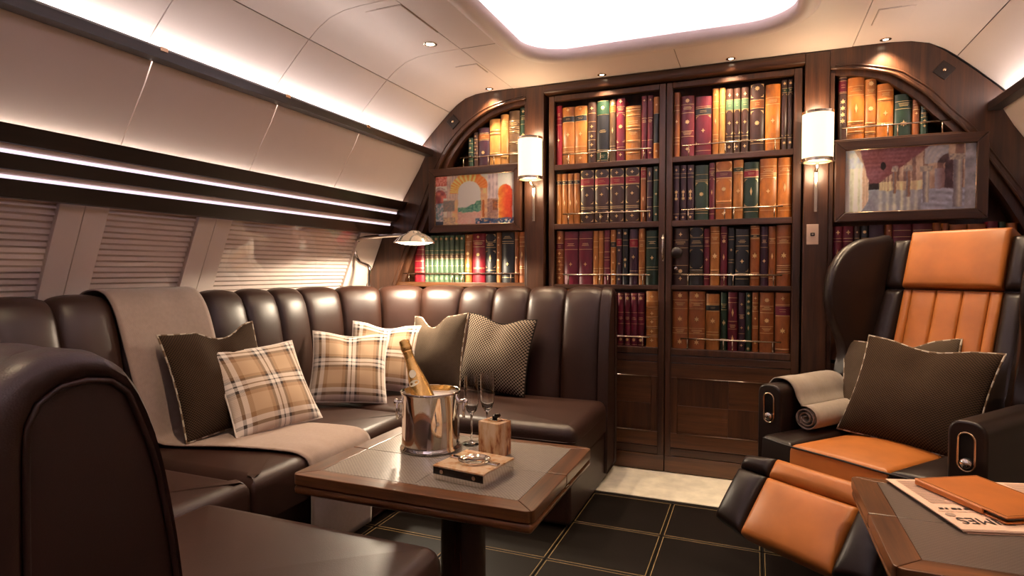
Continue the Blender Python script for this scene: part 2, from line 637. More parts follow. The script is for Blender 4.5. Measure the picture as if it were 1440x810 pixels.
def smooth_open(pts, sub=5):
    P = [Vector(p) for p in pts]
    out = []
    for i in range(len(P) - 1):
        p1, p2 = P[i], P[i + 1]
        p0 = P[i - 1] if i else p1 * 2 - p2
        p3 = P[i + 2] if i + 2 < len(P) else p2 * 2 - p1
        for s in range(sub):
            t = s / sub
            out.append(0.5 * (2 * p1 + (p2 - p0) * t + (2 * p0 - 5 * p1 + 4 * p2 - p3) * t * t + (3 * p1 - p0 - 3 * p2 + p3) * t ** 3))
    out.append(P[-1])
    return out

def lamp(name, kind, loc, energy, color, parent=None, rot=(0, 0, 0), size=0.03, spot=None, blend=0.5):
    l = bpy.data.lights.new(name, kind)
    l.energy = energy
    l.color = color
    if kind == 'SPOT':
        l.spot_size = math.radians(spot)
        l.spot_blend = blend
        l.shadow_soft_size = size
    elif kind == 'POINT':
        l.shadow_soft_size = size
    elif kind == 'AREA':
        l.shape = 'RECTANGLE'
        l.size, l.size_y = size
    o = bpy.data.objects.new(name, l)
    put(o, parent)
    o.location = loc
    o.rotation_euler = rot
    return o

# ------------------------------------------------------------------ the cabin shell
XC = -0.45
YN, YF = -1.9, 3.50
def mpane(name):
    m = bpy.data.materials.new(name)
    m.use_nodes = True
    nt = m.node_tree
    nt.nodes.clear()
    out = nt.nodes.new('ShaderNodeOutputMaterial')
    mx = nt.nodes.new('ShaderNodeMixShader')
    lw = nt.nodes.new('ShaderNodeLayerWeight')
    fr = nt.nodes.new('ShaderNodeMapRange')
    lw.inputs[0].default_value = 0.12
    link(nt, lw.outputs['Facing'], fr.inputs[0])
    fr.inputs[3].default_value = 0.05
    tr = nt.nodes.new('ShaderNodeBsdfTransparent')
    gl = nt.nodes.new('ShaderNodeBsdfGlossy')
    gl.inputs['Roughness'].default_value = 0.03
    link(nt, fr.outputs[0], mx.inputs[0])
    link(nt, tr.outputs[0], mx.inputs[1])
    link(nt, gl.outputs[0], mx.inputs[2])
    link(nt, mx.outputs[0], out.inputs[0])
    return m
M['pane'] = mpane('window_cover')
M['flute_glass'] = mpane('thin_clear_glass')

def offset_profile(pts, d):
    P = [Vector(p) for p in pts]
    out = []
    for i, p in enumerate(P):
        t = (P[min(i + 1, len(P) - 1)] - P[max(i - 1, 0)]).normalized()
        out.append(p + Vector((-t.y, t.x)) * d)
    return out

def sheet(name, pts, y0, y1, thick, m, parent=None):
    """panel of a given cross-section (x, z) run along y; thickness on the left of the direction of travel"""
    a = [Vector(p) for p in pts]
    b = offset_profile(pts, thick)
    poly = [(p.x, p.y) for p in a] + [(p.x, p.y) for p in reversed(b)]
    return prism(name, poly, 'Y', y0, y1, m, parent, smooth=True)

# floor with stitched leather tiles and the cream carpet in front of the bookcase
floor = struct(box('floor', -2.55, 1.65, YN - 0.1, 3.62, -0.06, -0.008, 'grout', bev=0))
tile_cache = {}
PX, PY = 0.385, 0.37
for i in range(-5, 6):
    for j in range(12):
        x0, x1 = -0.345 + i * PX, -0.345 + (i + 1) * PX
        y1 = 2.885 - j * PY
        y0 = y1 - PY
        x0, x1 = max(x0, -2.38), min(x1, 1.48)
        if x1 - x0 < 0.05 or y0 < YN:
            continue
        key = round(x1 - x0, 3)
        if key not in tile_cache:
            W, D = x1 - x0, PY
            t = box('tile', 0.0015, W - 0.0015, 0.0015, D - 0.0015, -0.008, 0.0, 'floor', floor, bev=0.002, seg=2)
            b = MB()
            q, h = 0.008, 0.0019
            b.box(q, W - q, q, q + h, -0.001, 0.0008).box(q, W - q, D - q - h, D - q, -0.001, 0.0008)
            b.box(q, q + h, q, D - q, -0.001, 0.0008).box(W - q - h, W - q, q, D - q, -0.001, 0.0008)
            s = b.build('stitching', 'stitch', t)
            t.location = (x0, y0, 0)
            tile_cache[key] = (t, s)
        else:
            t0, s0 = tile_cache[key]
            t = t0.copy()
            COL.objects.link(t)
            t.location = (x0, y0, 0)
            s = s0.copy()
            COL.objects.link(s)
            s.parent = t
box('border_strip', -2.38, 1.48, 2.886, 2.915, -0.008, 0.001, 'floor', floor, bev=0.002)
box('carpet', -2.38, 1.48, 2.916, 3.33, -0.008, 0.004, 'cream', floor, bev=0.003)

# side walls, lining panels, rails and cornices (left and right mirror each other about the cabin axis)
YS = [-1.445, -0.865, -0.285, 0.295, 0.875, 1.455, 2.035, 2.61, 3.285]
UP = [(1.525, 1.842), (1.48, 1.885), (1.42, 1.945), (1.355, 2.008), (1.29, 2.068)]
CR = [(1.29, 2.068), (1.24, 2.108), (1.18, 2.142), (1.11, 2.160), (1.02, 2.167), (0.87, 2.168)]
BIN = [(1.632, 1.53), (1.60, 1.583), (1.55, 1.662), (1.50, 1.74), (1.455, 1.825)]
SHELL = [(1.86, -0.06), (1.965, 0.75), (1.955, 1.0), (1.83, 1.34), (1.70, 1.58), (1.58, 1.86), (1.42, 2.03), (1.24, 2.17), (1.02, 2.2), (0.84, 2.2)]
for sgn, side in ((-1, 'left'), (1, 'right')):
    def mir(pts):
        return [(XC + sgn * a, z) for a, z in pts]
    th = 0.03 if sgn < 0 else -0.03
    wall = struct(sheet('wall_' + side, mir(SHELL), YN, 3.52, th, 'shell'))
    g = 0.0022
    for k in range(len(YS) - 1):
        a, b = YS[k] + g, YS[k + 1] - g
        sheet('bin_panel', mir(BIN), a, b, th * 0.25, 'lining', wall)
        sheet('cove_panel', mir(UP)[:], a, b, th * 0.25, 'lining', wall)
        sheet('crown_panel', mir([(CR[0][0] - 0.003, CR[0][1] + 0.0025)] + CR[1:-1] + [(0.874, 2.168)]), a, b, th * 0.25, 'lining', wall)
    # dark rail with its hidden strip
    rail = struct(prism('trim_1' if sgn < 0 else 'trim_2', [(XC + sgn * a, z) for a, z in ((1.405, 1.812), (1.455, 1.812), (1.47, 1.826), (1.47, 1.846), (1.432, 1.856), (1.415, 1.856), (1.405, 1.845))], 'Y', YN, 3.287, 'wood_dark', bev=0.002))
    for y in YS[1:-1]:
        x = XC + sgn * 1.4045
        box('rail_clip', min(x, x - sgn * 0.004), max(x, x - sgn * 0.004), y - 0.014, y + 0.014, 1.838, 1.853, 'brass', rail, bev=0.001)
    x0, x1 = sorted((XC + sgn * 1.475, XC + sgn * 1.505))
    box('led_strip', x0, x1, YN, 3.28, 1.836, 1.842, 'led_cove', rail, bev=0)
    # dark cornice of three boards and two lit strips
    cor = struct(prism('trim_3' if sgn < 0 else 'trim_4', [(XC + sgn * a, z) for a, z in ((1.78, 1.335), (1.80, 1.345), (1.69, 1.53), (1.655, 1.53), (1.72, 1.40))], 'Y', YN, 3.287, 'wood_dark'))
    for zt, zb, xt, xb in ((1.536, 1.484, 1.588, 1.625), (1.457, 1.413, 1.645, 1.675), (1.386, 1.332, 1.692, 1.724)):
        prism('cornice_board', [(XC + sgn * a, z) for a, z in ((xt, zt), (xb, zb), (xb + 0.045, zb), (xt + 0.045, zt - 0.032), (xt + 0.016, zt - 0.006), (xt + 0.012, zt))], 'Y', YN, 3.287, 'wood_dark', cor, bev=0.003)
    for zt, zb, x in ((1.484, 1.457, 1.646), (1.413, 1.386, 1.694)):
        prism('led_strip', [(XC + sgn * a, z) for a, z in ((x + 0.000, zb + 0.011), (x + 0.006, zb - 0.002), (x + 0.03, zb - 0.002), (x + 0.03, zb + 0.011))], 'Y', YN, 3.25, 'led_strip', cor)
        prism('light_cove', [(XC + sgn * a, z) for a, z in ((x - 0.010, zt + 0.006), (x + 0.003, zb + 0.0115), (x + 0.03, zb + 0.0115), (x + 0.03, zt + 0.006))], 'Y', YN, 3.25, 'lining', cor)
    xa, xb = sorted((XC + sgn * 1.612, XC + sgn * 1.626))
    box('led_strip', xa, xb, YN, 3.28, 1.510, 1.514, 'led_bin', cor, bev=0)

# window wall below the cornice, on the left side
wl = bpy.data.objects['wall_left']
def wx(z):
    return -2.22 - (1.335 - z) * (0.14 / 0.335) if z > 1.0 else -2.36 - (1.0 - z) * 0.12
def wall_piece(name, y0, y1, z0, z1, back, thick, m, parent, bev=0.002, mirror=False):
    n = 5
    zs = [z0 + (z1 - z0) * k / n for k in range(n + 1)]
    poly = [(wx(z) - back, z) for z in zs] + [(wx(z) - back - thick, z) for z in reversed(zs)]
    if mirror:
        poly = [(2 * XC - x, z) for x, z in poly]
    return prism(name, poly, 'Y', y0, y1, m, parent, bev=bev)
wall_piece('window_sill_panel', YN, 3.27, 0.05, 0.93, 0.0, 0.02, 'lining', bpy.data.objects['wall_right'], mirror=True)
wall_piece('window_panel', YN, 3.285, 0.932, 1.345, 0.0, 0.022, 'lining', bpy.data.objects['wall_right'], mirror=True)
wall_piece('window_panel', YN, 0.758, 0.932, 1.345, 0.0, 0.022, 'lining', wl)
wall_piece('window_sill_panel', YN, 3.27, 0.05, 0.93, 0.0, 0.02, 'lining', wl)
for a, b in ((0.76, 0.845), (0.847, 0.935), (1.34, 1.424), (1.426, 1.512), (1.90, 1.989), (1.991, 2.078), (3.045, 3.285)):
    wall_piece('mullion_panel', a, b, 0.93, 1.345, 0.0, 0.022, 'lining', wl)
for n, (a, b) in enumerate(((0.935, 1.34), (1.512, 1.90), (2.078, 3.045))):
    fr = struct(wall_piece('window_%d' % (n + 1), a, b, 0.93, 0.955, 0.004, 0.03, 'lining', None))
    V, F = [], []
    rows = 36
    for k in range(rows + 1):
        z = 0.945 + (1.342 - 0.945) * (k + (0.4 if k % 2 else 0)) / (rows + 0.4)
        x = wx(z) - 0.014 - (0.010 if k % 2 else 0.0)
        V += [(x, a - 0.004, z), (x, b + 0.004, z)]
    for k in range(rows):
        F.append((2 * k, 2 * k + 1, 2 * k + 3, 2 * k + 2))
    mesh('pleated_blind', V, F, 'blind', fr)
    V, F = [], []
    for z in (0.95, 1.0, 1.07, 1.15, 1.25, 1.342):
        V += [(wx(z) - 0.004, a, z), (wx(z) - 0.004, b, z)]
    for k in range(5):
        F.append((2 * k, 2 * k + 1, 2 * k + 3, 2 * k + 2))
    mesh('pane', V, F, 'pane', fr, True)

# ceiling with the lit recess
def rrect(hx, y0, y1, r, off=0.0, n=10):
    hx, y0, y1, r = hx + off, y0 - off, y1 + off, max(r + off, 0.02)
    out = []
    for cx, cy, a0 in ((hx - r, y1 - r, 0), (-hx + r, y1 - r, 90), (-hx + r, y0 + r, 180), (hx - r, y0 + r, 270)):
        for k in range(n + 1):
            a = math.radians(a0 + 90 * k / n)
            out.append((XC + cx + r * math.cos(a), cy + r * math.sin(a)))
    return out
RH, RY0, RY1, RR = 0.60, -1.2, 2.90, 0.20
inner = rrect(RH, RY0, RY1, RR, 0.085)
outer = []
for x, y in inner:
    dx, dy = x - XC, y - (RY0 + RY1) / 2
    ox = 0.871
    if abs(dx) > RH - RR and (y > RY1 - RR or y < RY0 + RR):
        pass
    outer.append((x, y))
k = len(inner)
def to_rect(i):
    q, s = divmod(i, 11)
    X = (0.871, -0.871, -0.871, 0.871)[q]
    Y = (3.287, 3.287, YN, YN)[q]
    ix, iy = inner[i]
    if q in (0, 2):
        return (XC + X, iy + (Y - iy) * min(1, s / 5)) if s <= 5 else (XC + X + ((ix - XC) - X) * (s - 5) / 5, Y)
    return (XC + X + ((ix - XC) - X) * (1 - s / 5), Y) if s < 5 else (XC + X, iy + (Y - iy) * (1 - (s - 5) / 5))
V = [(x, y, 2.168) for x, y in inner] + [(*to_rect(i), 2.168) for i in range(k)]
F = [(i, (i + 1) % k, k + (i + 1) % k, k + i) for i in range(k)]
ceil = struct(fix_normals(mesh('ceiling', V, F, 'lining')))
# rounded lip of the recess
prof = [(0.083, 2.171), (0.083, 2.166), (0.07, 2.158), (0.045, 2.153), (0.02, 2.158), (0.004, 2.17), (0.0, 2.186), (0.004, 2.205), (0.012, 2.212), (0.022, 2.205), (0.022, 2.19), (0.13, 2.19)]
V, F = [], []
for d, z in prof:
    V += [(x, y, z) for x, y in rrect(RH, RY0, RY1, RR, d)]
for i in range(len(prof) - 1):
    for j in range(k):
        F.append((i * k + j, i * k + (j + 1) % k, (i + 1) * k + (j + 1) % k, (i + 1) * k + j))
mesh('recess_lip', V, F, 'lining', ceil, True)
V, F = [], []
dome = [(0.13, 2.19), (0.132, 2.24), (0.11, 2.30), (0.05, 2.355), (-0.05, 2.39), (-0.16, 2.40), (-0.30, 2.402), (-0.50, 2.403)]
for d, z in dome:
    V += [(x, y, z) for x, y in rrect(RH, RY0, RY1, RR, d)]
for i in range(len(dome) - 1):
    for j in range(k):
        F.append((i * k + j, i * k + (j + 1) % k, (i + 1) * k + (j + 1) % k, (i + 1) * k + j))
F.append(tuple((len(dome) - 1) * k + j for j in range(k)))
mesh('recess_dome', V, F, 'recess', ceil, True)
V, F = [], []
for d, z in ((0.05, 2.193), (0.05, 2.203), (0.075, 2.203), (0.075, 2.193)):
    V += [(x, y, z) for x, y in rrect(RH, RY0, RY1, RR, d)]
for i in range(3):
    for j in range(k):
        F.append((i * k + j, i * k + (j + 1) % k, (i + 1) * k + (j + 1) % k, (i + 1) * k + j))
fix_normals(mesh('led_strip', V, F, 'led_recess', ceil))
# fine joints and hatches of the ceiling
for y in (-0.865, 0.295, 1.455, 2.61):
    for s in (-1, 1):
        a, b = sorted((XC + s * 0.69, XC + s * 0.868))
        box('panel_joint', a, b, y - 0.0015, y + 0.0015, 2.1665, 2.169, 'joint', ceil, bev=0)
box('panel_joint', XC - 0.0015 + 0.08, XC + 0.0015 + 0.08, 2.99, 3.285, 2.1665, 2.169, 'joint', ceil, bev=0)
def hatch(cx, cy, wx_, wy_):
    o = box('access_hatch', cx - wx_ / 2, cx + wx_ / 2, cy - wy_ / 2, cy + wy_ / 2, 2.1635, 2.170, 'lining', ceil, bev=0.001)
    b = MB()
    e = 0.003
    b.box(cx - wx_ / 2 - e, cx + wx_ / 2 + e, cy - wy_ / 2 - e, cy - wy_ / 2, 2.1672, 2.170).box(cx - wx_ / 2 - e, cx + wx_ / 2 + e, cy + wy_ / 2, cy + wy_ / 2 + e, 2.1672, 2.170)
    b.box(cx - wx_ / 2 - e, cx - wx_ / 2, cy - wy_ / 2, cy + wy_ / 2, 2.1672, 2.170).box(cx + wx_ / 2, cx + wx_ / 2 + e, cy - wy_ / 2, cy + wy_ / 2, 2.1672, 2.170)
    b.build('hatch_joint', 'joint', o)
hatch(0.527, 2.945, 0.13, 0.17)
hatch(-1.41, 2.24, 0.17, 0.30)
hatch(-1.40, 2.895, 0.12, 0.14)
hatch(0.527, 2.24, 0.17, 0.30)

struct(box('wall_back', -2.5, 1.6, 3.505, 3.56, -0.05, 2.25, 'shell', bev=0))
struct(box('wall_front', -2.5, 1.6, YN - 0.06, YN, -0.05, 2.45, 'lining', bev=0))

# recessed downlights
def downlight(x, y, z, energy, label, group, spot=95, blend=0.7, tilt=(0, 0, 0), r=0.02):
    t = thing('downlight', label, 'light', (x, y, z), 0, group)
    lathe('ring', [(r, 0.004), (r, -0.001), (r + 0.004, -0.003), (r + 0.012, -0.001), (r + 0.012, 0.004)], 'nickel', t, n=24, caps=False)
    lathe('lens', [(0.001, 0.0), (r * 0.98, 0.0), (r * 0.98, 0.003), (0.001, 0.003)], 'bulb', t, n=20)
    lamp('bulb_light', 'SPOT', (0, 0, -0.008), energy, WARM, t, tilt, 0.015, spot, blend)
    return t
for x, y, nm in ((-1.45, 3.235, 'over the lamp-side arched bay'), (-0.78, 3.235, 'over the slim-pull bookcase door'), (-0.12, 3.235, 'over the round-knob bookcase door'), (0.55, 3.235, 'over the armchair-side arched bay')):
    downlight(x, y, 2.166, W_SPOT_CASE, 'small warm recessed downlight in the ceiling edge ' + nm, 'downlights along the bookcase', 110, 0.8, r=0.012)
downlight(-1.425, 2.50, 2.166, W_SPOT_CEIL, 'round recessed downlight in the ceiling between two hatches above sofa', 'ceiling downlights', 80, 0.8)
for x, y, nm in ((0.53, 2.50, 'above the armchair'), (-1.425, 1.34, 'above the sofa side'), (0.53, 1.34, 'above the newspaper table'), (-1.425, 0.18, 'above the near sofa end'), (0.53, 0.18, 'over the aisle')):  # out-of-view downlights, added to light the furniture
    downlight(x, y, 2.166, W_SPOT_CEIL, 'added unseen round recessed downlight in the ceiling ' + nm, 'ceiling downlights', 80, 0.8)

# ------------------------------------------------------------------ bookcase wall
bc = thing('bookcase', 'dark walnut bookcase wall with two doors, two pillars and arched side bays', 'bookcase', (XC, 3.40, 0), world=True)
FY = 3.32
PLL, PLR = (-1.24, -1.13), (0.22, 0.33)
for x0, x1 in (PLL, PLR):
    box('pillar', x0, x1, 3.285, 3.46, 0.0, 2.165, 'wood_z', bc, bev=0.006)
box('backboard', -2.42, 1.50, 3.475, 3.495, 0.0, 2.19, 'wood_z', bc, bev=0)
prism('cornice_beam', [(3.285, 2.166), (3.278, 2.155), (3.276, 2.135), (3.283, 2.12), (3.30, 2.113), (3.42, 2.113), (3.42, 2.166)], 'X', PLL[1], PLR[0], 'wood_x', bc, bev=0.002)
# arches
OUTL = [(-1.24, 2.166), (-1.36, 2.172), (-1.48, 2.170), (-1.62, 2.155), (-1.72, 2.083), (-1.81, 2.003), (-1.935, 1.878), (-2.0, 1.76), (-2.08, 1.62), (-2.16, 1.48), (-2.245, 1.33), (-2.33, 1.15), (-2.39, 0.964), (-2.41, 0.5), (-2.36, 0.004)]
INL = [(-1.24, 2.105), (-1.36, 2.09), (-1.488, 2.055), (-1.6, 1.992), (-1.70, 1.907), (-1.79, 1.79), (-1.865, 1.64), (-1.94, 1.47), (-2.02, 1.29), (-2.075, 1.16), (-2.13, 1.024), (-2.17, 0.9), (-2.19, 0.5), (-2.19, 0.004)]
OUTR = [(-0.91 - x, z) for x, z in OUTL]
INR = [(0.33, 2.078), (0.45, 2.065), (0.585, 2.025), (0.65, 1.98), (0.725, 1.915), (0.80, 1.825), (0.885, 1.73), (0.96, 1.61), (1.035, 1.49), (1.105, 1.37), (1.19, 1.18), (1.25, 0.95), (1.28, 0.5), (1.28, 0.004)]
def band(name, A, B, y0, y1, m, parent, bev=0.004):
    A = smooth_open([(x, 0, z) for x, z in A], 4)
    B = smooth_open([(x, 0, z) for x, z in B], 4)
    # resample both to the same count by index fraction
    n = 48
    def rs(P):
        L = [0]
        for i in range(1, len(P)):
            L.append(L[-1] + (P[i] - P[i - 1]).length)
        out, j = [], 0
        for k in range(n + 1):
            t = L[-1] * k / n
            while j < len(L) - 2 and L[j + 1] < t:
                j += 1
            f = (t - L[j]) / max(1e-9, L[j + 1] - L[j])
            out.append(P[j].lerp(P[j + 1], f))
        return out
    A, B = rs(A), rs(B)
    V, F = [], []
    for a, b in zip(A, B):
        V += [(a.x, y0, a.z), (b.x, y0, b.z), (b.x, y1, b.z), (a.x, y1, a.z)]
    for i in range(n):
        for q in range(4):
            F.append((i * 4 + q, i * 4 + (q + 1) % 4, (i + 1) * 4 + (q + 1) % 4, (i + 1) * 4 + q))
    F += [(3, 2, 1, 0), tuple(n * 4 + q for q in range(4))]
    return autosmooth(fix_normals(mesh(name, V, F, m, parent, True)), 40), B
for A, B, s in ((OUTL, INL, 1), (OUTR, INR, -1)):
    band('arch_panel', A, B, 3.288, 3.44, 'wood_z', bc)
    C = [(x + s * 0.045 * (0.3 + 0.7 * min(1, k / 3)) * (1 if k > 0 else 0), z - 0.03 * max(0, 1 - k / 5)) for k, (x, z) in enumerate(B)]
    band('arch_moulding', B, C, 3.31, 3.43, 'wood_z', bc)
    P = smooth_open([(x, 3.288, z) for x, z in B], 4)
    tube('arch_bead', P, 0.007, 'wood_z', bc, 6)
    Q = smooth_open([(x - s * 0.022, 3.288, z + 0.012) for x, z in B], 4)
    tube('arch_bead', Q, 0.0045, 'wood_z', bc, 6)
    # square catch plate with a brass stud
    px_, pz_ = (-1.715, 2.01) if s > 0 else (0.79, 2.012)
    a = math.radians(42) * s
    o = box('catch_plate', -0.032, 0.032, 3.282, 3.292, -0.032, 0.032, 'wood_dark', bc, bev=0.002)
    xform(o, Matrix.Translation((px_, 0, pz_)) @ Matrix.Rotation(-a, 4, 'Y'))
    k = lathe('stud', [(0.001, 0.010), (0.005, 0.009), (0.008, 0.005), (0.008, 0.0)], 'brass', o, n=14)
    xform(k, Matrix.Translation((px_, 3.283, pz_)) @ Matrix.Rotation(PI / 2, 4, 'X'))

# shelves of the bays
def gallery(x0, x1, z, y, parent, posts):
    b = MB()
    b.tube([(x0, y, z), (x1, y, z)], 0.0042, 8)
    for f, p in posts:
        b.tube([(f, y, p), (f, y, z)], 0.0032, 6)
    o = b.build('gallery_rail', 'nickel', parent, True)
    return o
def bay_gallery(x0, x1, zs):
    L = x1 - x0
    ps = [x0 + 0.05 * L, x0 + 0.44 * L, x0 + 0.53 * L, x1 - 0.07 * L]
    gallery(x0, x1, zs + 0.055, 3.312, bc, [(p, zs) for p in ps])
box('shelf', -2.145, PLL[0], 3.303, 3.475, 1.0, 1.03, 'veneer_x', bc, bev=0.004)
box('shelf', -1.83, PLL[0], 3.303, 3.475, 1.705, 1.737, 'wood_x', bc, bev=0.004)
box('shelf', PLR[1], 1.225, 3.303, 3.475, 0.995, 1.023, 'wood_x', bc, bev=0.004)
box('shelf', PLR[1], 0.90, 3.303, 3.475, 1.705, 1.735, 'wood_x', bc, bev=0.004)
bay_gallery(-2.09, -1.29, 1.03)
bay_gallery(-1.68, -1.255, 1.737)
bay_gallery(0.385, 0.825, 1.735)
# bay side stiles and lower panel of the right bay
box('bay_stile', PLR[1], 0.352, 3.30, 3.45, 0.0, 2.06, 'wood_z', bc, bev=0.003)
box('bay_stile', -1.255, PLL[0], 3.30, 3.45, 0.0, 2.09, 'wood_z', bc, bev=0.003)
box('bay_rail', 0.352, 1.27, 3.31, 3.45, 0.60, 0.645, 'wood_x', bc, bev=0.004)
box('bay_panel', 0.352, 1.27, 3.33, 3.46, 0.66, 0.985, 'veneer_z', bc, bev=0.003)
box('bay_panel', 0.352, 1.27, 3.33, 3.46, 0.02, 0.59, 'veneer_z', bc, bev=0.003)
box('bay_panel', -2.18, -1.255, 3.33, 3.46, 0.02, 0.98, 'veneer_x', bc, bev=0.003)

# the two doors
SH = [(1.71, 1.680), (1.37, 1.338), (1.023, 0.999)]
def door(x0, x1, a, b):
    """x0..x1 outside, a..b the glazed openings"""
    m = MB()
    m.box(x0, a, FY - 0.012, FY + 0.02, 0.0965, 2.104)
    m.box(b, x1, FY - 0.012, FY + 0.02, 0.0965, 2.104)
    m.box(a, b, FY - 0.012, FY + 0.02, 2.073, 2.104)
    m.box(a, b, FY - 0.012, FY + 0.02, 0.648, 0.682)
    d = m.build('door', 'wood_z', bc)
    bm = bmesh.new()
    bm.from_mesh(d.data)
    bmesh.ops.bevel(bm, geom=list(bm.edges), offset=0.004, segments=2, profile=0.5, affect='EDGES')
    bm.to_mesh(d.data)
    bm.free()
    tag(d, None)
    for zt, zb in SH:
        box('shelf', a - 0.002, b + 0.002, FY - 0.008, 3.47, zb, zt, 'wood_x', d, bev=0.003)
    box('shelf', a - 0.002, b + 0.002, FY + 0.01, 3.47, 0.655, 0.682, 'wood_x', d, bev=0.002)
    L = b - a
    for zs in (1.71, 1.37, 1.023, 0.682):
        gx0, gx1 = a + 0.085 * L, b - 0.075 * L
        G = gx1 - gx0
        ps = [gx0 + 0.07 * G, gx0 + 0.44 * G, gx0 + 0.53 * G, gx1 - 0.08 * G]
        gallery(gx0, gx1, zs + 0.056, FY - 0.006, d, [(p, zs) for p in ps])
    # lower half: rail, frame, inset of four veneer fields, plinth
    box('rail', x0, x1, FY - 0.010, FY + 0.02, 0.606, 0.645, 'wood_x', d, bev=0.004)
    box('rail', x0 + 0.002, x1 - 0.002, FY - 0.004, FY + 0.02, 0.524, 0.603, 'veneer_x', d, bev=0.003)
    box('rail', x0 + 0.002, x1 - 0.002, FY - 0.004, FY + 0.02, 0.143, 0.222, 'veneer_x', d, bev=0.003)
    box('stile', x0 + 0.002, a + 0.035, FY - 0.0035, FY + 0.02, 0.222, 0.524, 'veneer_z', d, bev=0.002)
    box('stile', b - 0.035, x1 - 0.002, FY - 0.0035, FY + 0.02, 0.222, 0.524, 'veneer_z', d, bev=0.002)
    box('plinth_moulding', x0, x1, FY - 0.006, FY + 0.02, 0.098, 0.140, 'wood_x', d, bev=0.006)
    box('plinth', x0, x1, FY - 0.008, FY + 0.03, 0.008, 0.0955, 'veneer_x', d, bev=0.003)
    i0, i1 = a + 0.035, b - 0.035
    mx = (i0 + i1) / 2
    mz = 0.373
    for q, (ax, bx, az, bz) in enumerate(((i0, mx, 0.224, mz), (mx, i1, 0.224, mz), (i0, mx, mz, 0.522), (mx, i1, mz, 0.522))):
        box('veneer_field', ax + 0.0004, bx - 0.0004, FY + 0.004, FY + 0.02, az + 0.0004, bz - 0.0004, 'veneer_x' if q in (0, 3) else 'veneer_z', d, bev=0.0008)
    bd = MB()
    e = 0.006
    bd.tube([(i0, FY - 0.003, 0.524), (i1, FY - 0.003, 0.524), (i1, FY - 0.003, 0.222), (i0, FY - 0.003, 0.222)], e * 0.7, 6, True)
    bd.build('inset_bead', 'bead', d, True)
    return d
dl = door(-1.108, -0.4485, -1.075, -0.482)
dr = door(-0.4435, 0.212, -0.413, 0.174)
# slim pull on the left door, round knob on the right door
P = [(-0.457, FY - 0.010, 1.300), (-0.457, FY - 0.028, 1.28), (-0.457, FY - 0.034, 1.225), (-0.457, FY - 0.028, 1.17), (-0.457, FY - 0.010, 1.15)]
tag(tube('pull_handle', smooth_open(P, 4), 0.0055, 'chrome', dl, 8), 'slim bright metal pull')
kb = lathe('knob', [(0.001, 0.048), (0.014, 0.047), (0.026, 0.042), (0.0305, 0.034), (0.028, 0.024), (0.016, 0.016), (0.012, 0.0)], 'wood_dark', dr, n=28)
xform(kb, Matrix.Translation((-0.382, FY - 0.012, 1.197)) @ Matrix.Rotation(PI / 2, 4, 'X'))
tag(kb, 'round dark wooden knob')
es = lathe('key_escutcheon', [(0.001, 0.006), (0.009, 0.005), (0.010, 0.0)], 'chrome', dr, n=18)
xform(es, Matrix.Translation((-0.389, FY - 0.012, 1.112)) @ Matrix.Rotation(PI / 2, 4, 'X'))

